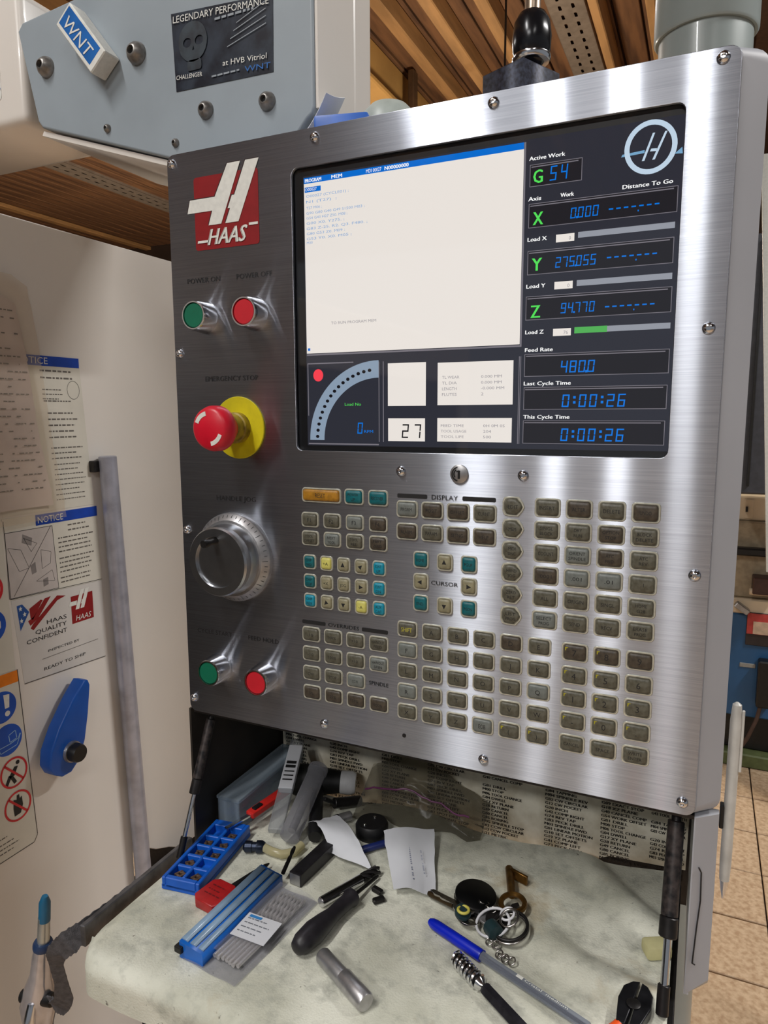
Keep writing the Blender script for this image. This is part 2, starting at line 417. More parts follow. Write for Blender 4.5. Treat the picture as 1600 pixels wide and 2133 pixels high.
# aged code list pasted on the back wall of the bay
bm = flat([[(.001, -.179), (.12, -.179), (.4, -.176), (.42, -.165), (.497, -.16), (.499, -.004), (.001, -.004)]], .0004, FRONT, (0, .1782, 0))
sheet = obj('code_list_sheet', bm, mat('oily_paper', (226, 222, 206), .75, 0, .2, 26, col2=(176, 166, 142)), pend)
CODES = ['G00 RAPID MOTION', 'G01 LINEAR MOTION', 'G02 CW CIRCULAR', 'G03 CCW CIRCULAR', 'G04 DWELL', 'G09 EXACT STOP', 'G10 SET OFFSETS', 'G12 CW POCKET', 'G13 CCW POCKET', 'G17 XY PLANE', 'G18 XZ PLANE', 'G19 YZ PLANE', 'G20 INCH', 'G21 METRIC', 'G28 RETURN', 'G40 CANCEL COMP', 'G41 COMP LEFT', 'G42 COMP RIGHT', 'G43 TOOL LENGTH', 'G49 CANCEL', 'G54 WORK OFFSET', 'G73 PECK DRILL', 'G74 REV TAP', 'G76 FINE BORE', 'G80 CANCEL', 'G81 DRILL', 'G82 SPOT DRILL', 'G83 PECK DRILL', 'G84 TAPPING', 'G85 BORING', 'M00 STOP', 'M01 OPTIONAL STOP', 'M03 SPINDLE FWD', 'M04 SPINDLE REV', 'M05 SPINDLE STOP', 'M06 TOOL CHANGE']
bm = B()
for ci, cx in enumerate((.006, .072, .146, .207, .276, .349, .410, .461)):
    for ri in range(22):
        if random.random() < .10: continue
        s = CODES[(ci * 13 + ri * 5) % len(CODES)]; w_ = min(.0031 * len(s), .056 if ci < 7 else .034)
        for o_ in (0, .0004): text(bm, s, cx + o_, -.070 - ri * .0050, .0032, FRONT, (0, .1776, 0), w=w_)
obj('code_list_print', bm, M_print, sheet)
# rivet-like hex screws round the plate
sb = B()
lathe(sb, (0, 0, 0), (0, -.0032, 0), [(0, .0052), (.25, .0052), (.7, .0040), (1, .0026), (1, .0017), (.55, .0015)], 18, cap=False)
sb.faces.new([v for v in sb.verts][-18:])
sme = bpy.data.meshes.new('screw'); sb.to_mesh(sme); sb.free(); finish(sme, M_chrome, 45)
for x, z in ((.006, .5567), (.1655, .5567), (.3265, .5572), (.4885, .558), (.4893, .377), (.4897, .1945), (.4905, .0105), (.3275, .0122), (.166, .0148), (.0062, .015), (.0062, .198), (.0062, .377), (.248, .2662), (.357, .266)):
    inst('screw', sme, pend, Vector((x, -.0001, z)) - wloc(pend), (0, random.uniform(0, 6), 0), (.86, 1, .86))
bm = B(); lathe(bm, (.2511, .0, .0196), (.2511, -.0006, .0196), [(0, .002), (1, .0018)], 12); obj('pin_hole', bm, M_black, pend)
# cam lock with worn paint
lk = B(); lathe(lk, (.302, 0, .2655), (.302, -.002, .2655), [(0, .0082), (.6, .008), (1, .0068)], 24); lk = obj('lock', lk, M_dchrome, pend, 40)
bm = B()
for a0, a1, r in ((100, 260, .0058), (120, 220, .0042), (60, 140, .0026)):
    bb = flat([ellipse(.302, .2655, r + .0006, n=16, a0=a0, a1=a1) + ellipse(.302, .2655, r - .0006, n=16, a0=a1, a1=a0)], .0003, FRONT, (0, -.0021, 0)); merge(bm, bb)
box(bm, .3012, .3032, -.0023, -.0019, .2615, .2685); obj('keyway', bm, M_black, lk)

# printed lettering on the steel
for s_, x0, x1, z, h in (('POWER ON', .0195, .059, .4435, .0048), ('POWER OFF', .078, .118, .4435, .0048), ('EMERGENCY STOP', .037, .0995, .3490, .0048), ('HANDLE JOG', .0455, .093, .2310, .0048), ('CYCLE START', .0145, .0585, .0892, .0046), ('FEED HOLD', .079, .1155, .0892, .0046),
                      ('DISPLAY', .277, .301, .2425, .0042), ('OVERRIDES', .172, .205, .1148, .0036), ('CURSOR', .277, .302, .1665, .0036), ('SPINDLE', .2152, .2352, .0638, .0036)):
    bm = B(); text(bm, s_, x0, z, h, FRONT, (0, -.0002, 0), w=x1 - x0); obj('panel_lettering', bm, M_print, pend)
for x0, x1, z in ((.2443, .2728, .2445), (.305, .3345, .2445), (.1432, .169, .1165), (.208, .2348, .1165)):
    obj('printed_bar', flat([rrect((x0 + x1) / 2, z, x1 - x0, .0038, .0012)], .0002, FRONT, (0, -.0002, 0)), M_print, pend)

# emblem: red square, slanted white H and the name below
em = obj('emblem_sticker', flat([rrect(.0685, .507, .0735, .067, .003)], .0004, FRONT, (0, -.0005, 0)), M_red, pend)
def hshape(k, ox, oz):
    f = lambda pts: [(ox + x * k, oz + z * k) for x, z in pts]
    # two leaning bars, cross bar running out to the left
    left = f([(10.2, 6.2), (16.3, 6.2), (26.0, 31.6), (20.0, 31.6), (13.6, 18.2), (1.4, 18.2), (0, 12.4), (12.2, 12.4)])
    right = f([(18.3, 6.2), (24.5, 6.2), (34.5, 31.6), (28.4, 31.6), (22.92, 17.8), (21.75, 17.8), (19.6, 12.4), (20.77, 12.4)])
    return [left, right]
lw = [[(x, z) for x, z in l] for l in hshape(.00242, .0235, .4805)]
def stretch_z(lp, z0, k): return [(x, z0 + (z - z0) * k) for x, z in lp]
M_dprint = mat('dark_outline_print', (40, 12, 14), .5)
bm = B()
for l in lw:
    l2 = stretch_z(l, .4955, .86)
    merge(bm, flat([[(x - .0009, z + .0009) for x, z in l2]], .0002, FRONT, (0, -.0007, 0)))
obj('emblem_outline', bm, M_dprint, em)
bm = B()
for l in lw: merge(bm, flat([stretch_z(l, .4955, .86)], .0003, FRONT, (0, -.001, 0)))
obj('emblem_letter', bm, M_white, em)
bm = B(); text(bm, 'HAAS', .046, .4775, .0145, FRONT, (0, -.0008, 0), w=.042, slant=.30, depth=.0003)
for k in range(3):
    text(bm, 'HAAS', .0464 + k * .0005, .4775, .0145, FRONT, (0, -.0008, 0), w=.042, slant=.30, depth=.0003 + k * .00002)
quad2(bm, [(.0345, .4800), (.0480, .4800), (.0485, .4822), (.0350, .4822)], FRONT, (0, -.0011, 0)); quad2(bm, [(.0945, .4908), (.1045, .4908), (.1045, .4930), (.0945, .4930)], FRONT, (0, -.0011, 0))
obj('emblem_name', bm, M_white, em)

# push buttons: chromed bezel and coloured cap
def push_button(x, z, colname, col):
    b = B(); lathe(b, (x, 0, z), (x, -.0185, z), [(0, .0152), (.08, .0155), (.6, .0145), (.92, .0140), (1, .0132), (1, .0120), (.9, .0118)], 32, cap=False)
    o = obj('push_button', b, M_chrome, pend, 40)
    b = B(); lathe(b, (x, -.013, z), (x, -.0178, z), [(0, .0119), (.7, .0117), (1, .0108)], 28); obj('button_cap', b, mat(colname, col, .45, 0, .05, 60), o, 40)
push_button(.0395, .4105, 'green_cap', (4, 104, 76)); push_button(.0975, .4105, 'red_cap', (200, 30, 44))
push_button(.0405, .0535, 'green_cap', (4, 104, 76)); push_button(.0985, .0525, 'red_cap', (200, 30, 44))
# emergency stop: yellow disc, collar, red mushroom with two white arrows
ex, ez = .0755, .3035
b = B(); lathe(b, (ex, -.0003, ez), (ex, -.0018, ez), [(0, .0302), (.6, .0302), (1, .0298)], 40); es = obj('emergency_stop', b, mat('yellow_disc', (214, 200, 16), .5, 0, .08, 60), pend, 40)
b = B(); lathe(b, (ex, -.0018, ez), (ex, -.020, ez), [(0, .0150), (.4, .0150), (.45, .0135), (1, .0128)], 28); obj('collar', b, mat('oily_yellow', (160, 136, 34), .5, 0, .3, 90, col2=(80, 62, 20)), es, 40)
b = B(); lathe(b, (ex, -.018, ez), (ex, -.047, ez), [(0, .0125), (.28, .0145), (.36, .0185), (.52, .0212), (.75, .0212), (.92, .0194), (1, .0165), (1.0, .0)], 36, cap=False); obj('mushroom_head', b, mat('red_mushroom', (214, 22, 48), .38, 0, .06, 60), es, 60)
b = B()
for a0 in (100, 280):
    pts = ellipse(ex, ez, .0160, n=12, a0=a0, a1=a0 + 58) + ellipse(ex, ez, .0120, n=12, a0=a0 + 58, a1=a0)
    merge(b, flat([pts], .0008, FRONT, (0, -.0474, 0)))
obj('arrow_mark', b, M_white, es)
# hand-jog wheel
jx, jz = .0655, .1740
b = B(); lathe(b, (jx, 0, jz), (jx, -.0100, jz), [(0, .0452), (.3, .0452), (.5, .0440), (1, .0385)], 48); jw = obj('jog_wheel', b, M_dchrome, pend, 35)
b = B(); lathe(b, (jx, -.0100, jz), (jx, -.030, jz), [(0, .0360), (.25, .0352), (.45, .0330), (.9, .0345), (1, .0330), (1, .0255), (.86, .0250)], 48, cap=False)
lathe(b, (jx, -.026, jz), (jx, -.0274, jz), [(0, .0252), (1, .0250)], 40); obj('dial', b, mat('satin_aluminium', (186, 188, 192), .3, 1, .06, 60), jw, 35)
b = B(); lathe(b, (jx - .002, -.0270, jz + .0205), (jx - .002, -.046, jz + .0205), [(0, .0038), (.2, .0032), (.5, .003), (.8, .0042), (1, .0036)], 16); obj('finger_pin', b, M_dark, jw, 40)
b = B()
for k in range(50):
    a = 2 * PI * k / 50; ln = .0042 if k % 5 == 0 else .0024; r0 = .0435
    ca, sa = math.cos(a), math.sin(a)
    for r in (r0,):
        p = [(jx + ca * r - sa * .00022, jz + sa * r + ca * .00022), (jx + ca * r + sa * .00022, jz + sa * r - ca * .00022), (jx + ca * (r - ln) + sa * .00022, jz + sa * (r - ln) - ca * .00022), (jx + ca * (r - ln) - sa * .00022, jz + sa * (r - ln) + ca * .00022)]
        b.faces.new([b.verts.new((x, -.0060 - (.0435 - math.hypot(x - jx, z - jz)) / .0055 * .0045, z)) for x, z in p])
obj('graduations', b, M_print, jw)

# ------------------------------------------------------------------ keypad
M_key = mat('olive_key', (98, 96, 84), .42, 0, .22, 260, col2=(76, 73, 60))
M_key2 = mat('worn_grey_key', (116, 121, 117), .40, 0, .12, 260)
M_key3 = mat('brown_worn_key', (80, 72, 60), .45, 0, .25, 260, col2=(58, 50, 42))
M_rim = mat('key_rim', (206, 204, 188), .3, .3, .1, 200)
M_teal = mat('teal_key', (12, 104, 112), .42, 0, .15, 200); M_cyan = mat('cyan_key', (14, 142, 168), .42, 0, .1, 200)
M_bei = mat('beige_key', (150, 144, 116), .42, 0, .15, 220); M_org = mat('amber_key', (176, 124, 34), .42, 0, .18, 200); M_yel = mat('pale_yellow_key', (212, 206, 110), .42, 0, .1, 200)
KM = {}
def key_mesh(w, h, m, shape='r'):
    k = (w, h, m.name, shape)
    if k in KM: return KM[k]
    def outline(e, y):
        if shape == 'p':   # pointed on the right like a tag
            a, c = w / 2 - e, h / 2 - e
            P = [(-a, -c + .004), (-a, c - .004), (-a + .0015, c - .0008), (-a + .005, c), (a - .005, c), (a - .0015, c * .45), (a, 0), (a - .0015, -c * .45), (a - .005, -c), (-a + .005, -c), (-a + .0015, -c + .0008)]
            return [(x, y, z) for x, z in reversed(P)]
        return [(x, y, z) for x, z in rrect(0, 0, w - 2 * e, h - 2 * e, max(.0026 - e * .5, .0012), 4)]
    bm = B()
    R_ = ring_loft(bm, [outline(-.0010, -.0001), outline(-.0006, -.0011), outline(.0002, -.0011), outline(.0005, -.0004), outline(.0007, -.0004), outline(.0010, -.0018), outline(.0018, -.0024), outline(.0034, -.0027)])
    bm.faces.new(R_[-1])
    bm.normal_update(); n = len(R_[0])
    for i, f in enumerate(bm.faces): f.material_index = 0 if i < n * 4 else 1
    me = bpy.data.meshes.new('key'); bm.to_mesh(me); bm.free()
    finish(me, [M_rim, m], 50); KM[k] = me
    return me
def key(x, z, w, h, m, legend=None, lh=.0032, shape='r', lm=None, arrow=None, dot=None):
    o = inst('key', key_mesh(w, h, m, shape), pend, Vector((x, 0, z)) - wloc(pend))
    if legend:
        bm = B(); ls = legend.split('|'); hh = lh if len(ls) == 1 else min(lh, .0026)
        for i, s in enumerate(ls):
            zz = -hh / 2 + ((len(ls) - 1) / 2 - i) * .0042
            ww = None if len(s) < 3 else min(w - .0058, .0021 * len(s))
            text(bm, s, 0, zz, hh, FRONT, (0, -.0027, 0), w=ww, align='C', depth=.0001)
        l = obj('legend', bm, lm or M_print, o, local=True)
    if arrow is not None:
        a = math.radians(arrow); bm = B(); r = .0026
        pts = [(r * math.cos(a + q), r * math.sin(a + q)) for q in (0, 2.2, -2.2)]
        quad2(bm, pts, FRONT, (0, -.0028, 0)); obj('legend', bm, M_print, o, local=True)
    if dot:
        bm = B(); quad2(bm, [(-w * .33 + a_ * .0012 * 1.0, h * .22 + b_ * .0014) for a_, b_ in ((-1, -1), (1, -1), (1, 1), (-1, 1))], FRONT, (0, -.00262, 0)); obj('shift_mark', bm, mat('yellow_mark', (178, 168, 40), .5), o, local=True)
    return o
mm = .001
def pick(): return random.choices((M_key, M_key2, M_key3), (6, 1.6, 2.4))[0]
key(.1668, .2410, .0400, .0120, M_org, 'RESET', .0042)
key(.2012, .2412, .0180, .0128, M_teal, 'POWER|UP'); key(.2256, .2411, .0180, .0128, M_teal, 'RECOVER')
for j, row in enumerate((('F1', 'F2', 'F3', 'F4'), ('TOOL|OFFSET', 'NEXT|TOOL', 'TOOL|REL', 'PART|ZERO'))):
    for i, s in enumerate(row): key(.1542 + .0238 * i, .2173 - .0178 * j, .0168, .0125, M_key2 if (i, j) in ((2, 0), (1, 1)) else (M_key3 if i == 3 else M_key), s, .0036)
JR = ((('teal', 'CHIP|FWD'), ('yel', '+A'), ('b', 90), ('b', 45), ('cyan', 'CLNT|UP')), (('teal', 'CHIP|STOP'), ('b', '+X'), ('b', 'JOG'), ('b', 0), ('cyan', 'CLNT|DN')), (('cyan', 'CHIP|REV'), ('b', 225), ('b', 270), ('yel', '-A'), ('cyan', 'AUX|CLNT')))
for j, row in enumerate(JR):
    for i, (c, s) in enumerate(row):
        m = {'teal': M_teal, 'yel': M_yel, 'b': M_bei, 'cyan': M_cyan}[c]
        key(.1530 + .01835 * i, .1764 - .0190 * j, .0120, .0124, m, s if isinstance(s, str) else None, .003, arrow=s if not isinstance(s, str) else None)
for j, row in enumerate((('PRGRM', 'POSIT', 'OFFSET', 'CURNT'), ('ALARM', 'PARAM', 'SETNG', 'HELP'))):
    for i, s in enumerate(row): key(.2540 + .0237 * i, .2327 - .0201 * j, .0188, .0133, M_key3 if i == 2 else pick(), s, .003)
for x, z, m, s, a in ((.2674, .1880, M_teal, 'HOME', None), (.2898, .1876, M_bei, None, 90), (.3118, .1876, M_teal, 'PGUP', None), (.2674, .1681, M_bei, None, 180), (.3120, .1681, M_bei, None, 0), (.2674, .1484, M_teal, 'END', None), (.2900, .1484, M_bei, None, 270), (.3120, .1484, M_teal, 'PGDN', None)):
    key(x, z, .0130, .0134, m, s, .0028, arrow=a)
for j, row in enumerate((('-10', '100%', '+10', 'HANDLE|FEED'), ('-10', '100%', '+10', 'HANDLE|SPIN'), ('CW', 'STOP', 'CCW', None), ('5%', '25%', '50%', '100%'))):
    for i, s in enumerate(row):
        if s: key(.1533 + .0241 * i, .1047 - .0197 * j, .0180, .0130, M_key2 if (i, j) in ((2, 2), (3, 1)) else (M_key3 if j == 3 else M_key), s, .0028)
rows = ('SHIFT A B C D E', 'F G H I J K', 'L M N O P Q', 'R S T U V W', 'X Y Z EOB ( )')
for j, r in enumerate(rows):
    for i, s in enumerate(r.split()):
        key(.2545 + .02395 * i, .1226 - .0197 * j, .0180, .0132, pick() if i else (M_key2 if j % 2 else M_key), s, .0040, lm=mat('yellow_legend', (196, 188, 60), .5) if s == 'SHIFT' else None, dot=j == 4 and i > 3)
for j, s in enumerate(('EDIT', 'MEM', 'MDI|DNC', 'HAND|JOG', 'ZERO|RET', 'LIST|PROG')): key(.3496, .2400 - .01868 * j, .0168, .0146, M_key, s, .003, 'p')
MR = ('INSERT ALTER DELETE UNDO', 'SINGL|BLOCK DRY|RUN OPTION|STOP BLOCK|DELETE', 'COOLNT ORIENT|SPINDLE ATC|FWD ATC|REV', '.0001 .001 .01 .1', 'ALL ORIGIN SINGL HOME|G28', 'SELECT|PROG SEND RECV ERASE|PROG')
for j, r in enumerate(MR):
    for i, s in enumerate(r.split()): key(.3777 + .0251 * i, .2404 - .01886 * j, .0193, .0138, pick(), s, .003)
for j, r in enumerate(('7 8 9', '4 5 6', '1 2 3', '- 0 .', 'CANCEL SPACE WRITE|ENTER')):
    for i, s in enumerate(r.split()): key(.4034 + .0252 * i, .1218 - .0198 * j, .0195, .0138, M_key if j else M_key3, s, .0052 if len(s) == 1 else .0028, dot=j < 4 and not (i == 2 and j < 2))

# ------------------------------------------------------------------ screen
SY = .0052
def em_mat(n, c, s=1.0): return mat(n, c, .6, emit=s)
E_bg = em_mat('lcd_charcoal', (48, 49, 58)); E_bez = mat('lcd_bezel', (14, 14, 22), .5); E_white = em_mat('lcd_cream', (240, 233, 226)); E_blue = em_mat('lcd_blue', (8, 110, 210)); E_cyan = em_mat('lcd_digit_blue', (10, 120, 226)); E_green = em_mat('lcd_green', (86, 226, 92)); E_txt = em_mat('lcd_white', (250, 250, 250)); E_dk = em_mat('lcd_black', (26, 24, 28)); E_line = em_mat('lcd_line', (122, 118, 126)); E_gray = em_mat('lcd_bar', (150, 154, 164)); E_steel = em_mat('lcd_steel_blue', (140, 158, 178)); E_lb = em_mat('lcd_text_blue', (130, 168, 214)); E_lg = em_mat('lcd_text_grey', (150, 146, 152)); E_red = em_mat('lcd_red', (255, 70, 84)); E_logo = em_mat('lcd_pale_blue', (196, 216, 234)); E_grn2 = em_mat('lcd_bar_green', (84, 178, 88)); E_logo2 = em_mat('lcd_logo_blue', (120, 168, 204))
b = B(); box(b, .1385, .4685, SY, SY + .012, .2800, .5365); scr = obj('display', b, E_bez, pend)
def layer(name, m, d, f):
    bm = B(); f(bm, (0, SY - d, 0)); return obj(name, bm, m, scr)
layer('screen_background', E_bg, .0001, lambda b, a: rect2(b, .1500, .2875, .4665, .5275, FRONT, a))
layer('program_window', E_white, .0002, lambda b, a: rect2(b, .1507, .3720, .3502, .5260, FRONT, a))
layer('title_bar', E_blue, .0003, lambda b, a: (rect2(b, .1507, .5210, .3502, .5260, FRONT, a), rect2(b, .1515, .5135, .1680, .5178, FRONT, a), rect2(b, .1520, .3745, .1545, .3768, FRONT, a)))
def f(b, a):
    for o_ in (0, .0003): text(b, 'PROGRAM', .1520 + o_, .5219, .0030, FRONT, a, w=.0165); text(b, 'MEM', .1790 + o_, .5219, .0030, FRONT, a, w=.0105); text(b, 'N00000000', .2305 + o_, .5219, .0030, FRONT, a, w=.0220)
    text(b, 'PROGRAM', .1520, .5219, .0030, FRONT, a, w=.0165); text(b, 'MEM', .1790, .5219, .0030, FRONT, a, w=.0105); text(b, 'MDI 00027', .2130, .5219, .0030, FRONT, a, w=.0145); text(b, 'N00000000', .2305, .5219, .0030, FRONT, a, w=.0220)
    text(b, 'O00027', .1520, .5145, .0026, FRONT, a, w=.0120)
layer('title_text', E_txt, .0004, f)
def f(b, a):
    for s, z, w in (('O00027 (CYCLE01) ;', .5090, .043), ('N1 (T27)  ;', .5042, .031), ('T27 M06 ;', .4990, .016), ('G90 G80 G40 G49 S1500 M03 ;', .4945, .0585), ('G54 G43 H27 Z50. M08 ;', .4903, .0415), ('G00 X0. Y275. ;', .4858, .0385), ('G83 Z-25. R2. Q3. F480. ;', .4812, .0610), ('G80 G53 Z0. M09 ;', .4768, .0390), ('G53 Y0. X0. M05 ;', .4724, .0455), ('M30', .4690, .0060)):
        text(b, s, .1530, z, .0022, FRONT, a, w=w)
layer('program_text', E_lb, .0004, f)
def f(b, a):
    text(b, 'TO RUN PROGRAM MEM', .1770, .3970, .0024, FRONT, a, w=.045)
    for s, s2, z in (('TL WEAR', '0.000 MM', .3460), ('TL DIA', '0.000 MM', .3412), ('LENGTH', '-0.000 MM', .3364), ('FLUTES', '2', .3316)):
        text(b, s, .2840, z, .0023, FRONT, a, w=.0022 * len(s)); text(b, s2, .3185, z, .0023, FRONT, a, w=.0022 * len(s2))
    for s, s2, z in (('FEED TIME', '0H 0M 0S', .3052), ('TOOL USAGE', '204', .3005), ('TOOL LIFE', '500', .2958)):
        text(b, s, .2832, z, .0023, FRONT, a, w=.0023 * len(s)); text(b, s2, .3210, z, .0023, FRONT, a, w=.0023 * len(s2))
    for z, s in ((.4495, '0'), (.4140, '0'), (.3784, '76')): text(b, s, .3885, z, .0026, FRONT, a, align='R')
layer('grey_text', E_lg, .0004, f)
layer('data_windows', E_white, .0002, lambda b, a: [rect2(b, *q, FRONT, a) for q in ((.2330, .3234, .2690, .3606), (.2332, .2925, .2684, .3126), (.2798, .3238, .3455, .3596), (.2798, .2926, .3452, .3128), (.3770, .4484, .3910, .4542), (.3768, .4130, .3909, .4187), (.3768, .3772, .3907, .3828))])
layer('tool_number', E_dk, .0004, lambda b, a: seg7(b, '27', .2460, .2950,   .0068, .0128, FRONT, a, .0115, .28))
# readout boxes on the right
BX = [(.3552, .4920, .3952, .5085), (.3550, .4612, .4638, .4795), (.3550, .4255, .4628, .4440), (.3545, .3905, .4632, .4090), (.3545, .3460, .4637, .3640), (.3545, .3195, .4634, .3375), (.3545, .2920, .4630, .3108)]
def f(b, a):
    for x0, z0, x1, z1 in BX:
        for q in ((x0, z0, x1, z0 + .0005), (x0, z1 - .0005, x1, z1), (x0, z0, x0 + .0005, z1), (x1 - .0005, z0, x1, z1), (x0 + .0012, z1 - .0022, x1 - .003, z1 - .0014)): rect2(b, *q, FRONT, a)
    for q in ((.2282, .2915, .2290, .3625), (.2240, .2915, .2247, .3625), (.3500, .2915, .3506, .3625), (.3512, .2915, .3518, .3625)): rect2(b, *q, FRONT, a)
    for q in ((.3505, .3700, .3518, .5260), (.1507, .3700, .3518, .3714)): rect2(b, *q, FRONT, a)
layer('readout_frames', E_line, .0003, f)
layer('readout_wells', em_mat('lcd_well', (36, 35, 40)), .0002, lambda b, a: [rect2(b, *q, FRONT, a) for q in BX])
def f(b, a):
    for s, x0, x1, z in (('Active Work', .3545, .3820, .5115), ('Axis', .3545, .3645, .4815), ('Work', .3795, .3895, .4815), ('Distance To Go', .4250, .4598, .4815), ('Load X', .3547, .3697, .4510), ('Load Y', .3546, .3696, .4152), ('Load Z', .3546, .3692, .3796), ('Feed Rate', .3547, .3769, .3656), ('Last Cycle Time', .3544, .3918, .3390), ('This Cycle Time', .3546, .3917, .3122)):
        text(b, s, x0, z, .0030, FRONT, a, w=x1 - x0); text(b, s, x0 + .0003, z + .0001, .0030, FRONT, a, w=x1 - x0)
layer('readout_titles', E_txt, .0004, f)
def f(b, a):
    for s, x, z, w in (('G', .3583, .4945, .0070), ('X', .3588, .4632, .0076), ('Y', .3588, .4284, .0076), ('Z', .3588, .3922, .0072)):
        for k in (-.0003, 0, .0003): text(b, s, x + k, z, .0098, FRONT, a, w=w)
    text(b, 'Load No', .1900, .3240, .0026, FRONT, a, w=.0165)
layer('axis_letters', E_green, .0004, f)
def f(b, a):
    seg7(b, '54', .3705, .4945, .0054, .0112, FRONT, a, .0082)
    seg7(b, '0.000', .3872, .4648, .0044, .0082, FRONT, a, .0055); seg7(b, '275.055', .3768, .4292, .0042, .0082, FRONT, a, .0053); seg7(b, '94.770', .3820, .3942, .0042, .0082, FRONT, a, .0054)
    for z in (.4680, .4330, .3968):
        for k in range(7): rect2(b, .4158 + .0054 * k, z, .4190 + .0054 * k, z + .0010, FRONT, a)
        rect2(b, .4365, z - .0034, .4373, z - .0022, FRONT, a)
    seg7(b, '480.0', .3832, .3482, .0056, .0098, FRONT, a, .0069); seg7(b, '0:00:26', .3850, .3212, .0060, .0104, FRONT, a, .0081); seg7(b, '0:00:26', .3848, .2942, .0060, .0106, FRONT, a, .0081)
    seg7(b, '0', .2022, .2985, .0055, .0105, FRONT, a); text(b, 'RPM', .2095, .2995, .0026, FRONT, a, w=.0090)
layer('blue_digits', E_cyan, .0004, f)
layer('load_bars', E_gray, .0003, lambda b, a: [rect2(b, *q, FRONT, a) for q in ((.3938, .4502, .4628, .4545), (.3940, .4143, .4627, .4187), (.4180, .3787, .4632, .3830))])
layer('load_bar_fill', E_grn2, .0003, lambda b, a: rect2(b, .3934, .3785, .4180, .3832, FRONT, a))
# spindle load gauge: quarter ring with a row of dark lamps
layer('gauge_arc', E_steel, .0003, lambda b, a: merge(b, flat([[(.2240, .3520 + .0115), (.2240, .3520)][:1] + ellipse(.2240, .2925, .0712, .0712, 24, 90, 180) + ellipse(.2240, .2925, .0560, .0560, 24, 180, 90)], .0001, FRONT, a)))
layer('gauge_lines', E_line, .0003, lambda b, a: [rect2(b, *q, FRONT, a) for q in ((.1512, .3150, .1520, .3632), (.1512, .3622, .1990, .3632), (.1512, .2885, .2240, .2897))])
def f(b, a):
    for k in range(16):
        t = math.radians(98 + 79 * k / 15)
        merge(b, flat([ellipse(.2240 + .0632 * math.cos(t), .2925 + .0632 * math.sin(t), .0018, .0015, 12)], .0001, FRONT, a))
layer('gauge_lamps', E_dk, .0005, f)
layer('gauge_indicator', E_red, .0004, lambda b, a: merge(b, flat([ellipse(.1625, .3520, .0052, .0056, 20)], .0001, FRONT, a)))
# screen emblem: ring with slanted bars
def f(b, a):
    merge(b, flat([ellipse(.4435, .5085, .0182, .0187, 40), ellipse(.4435, .5085, .0146, .0152, 40)], .0001, FRONT, a))
    for x0, x1 in ((.4378, .4446), (.4450, .4530)): quad2(b, [(x0, .4995), (x0 + .0018, .4995), (x1 + .0016, .5180), (x1, .5180)], FRONT, a)
    quad2(b, [(.4432, .5055), (.4475, .5052), (.4480, .5070), (.4440, .5073)], FRONT, a)
layer('screen_emblem', E_logo, .0004, f)
layer('screen_emblem_streak', E_logo2, .0003, lambda b, a: (quad2(b, [(.4232, .5042), (.4395, .5050), (.4395, .5070), (.4240, .5060)], FRONT, a), quad2(b, [(.4600, .5015), (.4655, .5010), (.4650, .5055)], FRONT, a)))
b = B(); box(b, .1390, .4680, .0034, .0046, .2810, .5355); obj('glass', b, glass_mat(), scr)

# ------------------------------------------------------------------ pendant arm, covers and what hangs on them
arm = thing('pendant_arm', 'blue-grey sheet metal pendant arm with domed bolts and a dark plaque', 'machine arm', (-.05, .1, .58))
poly = [(-.252, .752), (-.244, .760), (.137, .790), (.137, .606), (.135, .600), (.129, .596), (.112, .578), (-.02, .5785), (-.041, .585), (-.223, .644), (-.229, .652)]
obj('arm_box', flat([poly], .078, FRONT, (0, .05, 0), .0025), M_arm, arm)
bm = B()
box(bm, .1372, .140, .053, .128, .605, .788); obj('cream_side_plate', bm, M_cream, arm)
bm = flat([[(-.226, .6425), (-.041, .5835), (-.03, .578), (-.03, .574), (-.229, .638)]], .19, FRONT, (0, .055, 0)); obj('cream_bottom_plate', bm, M_cream, arm)
bm = B(); box(bm, .02, .14, .128, .17, .58, .79, .004); obj('rear_cover', bm, M_cream, arm)
M_bolt = mat('blackened_bolt', (150, 146, 142), .38, .7, .2, 120)
def dome_bolt(x, z, r):
    b = B(); y = .05
    lathe(b, (x, y, z), (x, y - r * .95, z), [(0, r), (.15, r), (.55, r * .86), (.9, r * .55), (1, r * .42), (1, r * .36), (.6, r * .34)], 20, cap=False)
    o = obj('bolt', b, M_bolt, arm, 45)
    b = B(); lathe(b, (x, y - r * .58, z), (x, y - r * .6, z), [(0, r * .36), (1, r * .34)], 6); obj('hex_socket', b, M_black, o)
for x, z, r in ((-.209, .7055, .0112), (-.076, .6935, .0115), (.011, .623, .0088), (.085, .6185, .0090), (-.123, .627, .0046), (-.030, .598, .0045)): dome_bolt(x, z, r)
# dark plaque with worn picture
M_plq = mat('plaque_black_picture', (46, 54, 66), .35, 0, .3, 55, col2=(18, 22, 34))
pl = obj('plaque', flat([[(-.029, .7215), (.094, .7130), (.0925, .6440), (-.026, .6470)]], .0008, FRONT, (0, .0494, 0)), M_plq, arm)
SL = -.07
def ptext(s, x, z, h, w, m=M_white, M=None):
    R_ = Matrix.Translation((x, .0484, z)) @ Matrix.Rotation(.06, 4, 'Y') @ FRONT
    bm = B(); text(bm, s, 0, 0, h, R_, (0, 0, 0), w=w); return obj('plaque_lettering', bm, m, pl)
ptext('LEGENDARY PERFORMANCE', -.026, .7115, .0065, .116); ptext('CHALLENGER', -.0245, .6575, .0042, .033); ptext('at HVB Vitriol', .034, .6600, .0052, .052); ptext('WNT', .060, .6495, .0052, .030, mat('blue_print', (40, 110, 190), .4))
bm = B(); scribble(bm, .026, .7035, .086, 1, .004, .0022, FRONT, (0, .0484, 0), 1, 3); scribble(bm, .02, .6520, .058, 1, .004, .0016, FRONT, (0, .0484, 0), 1, 5)
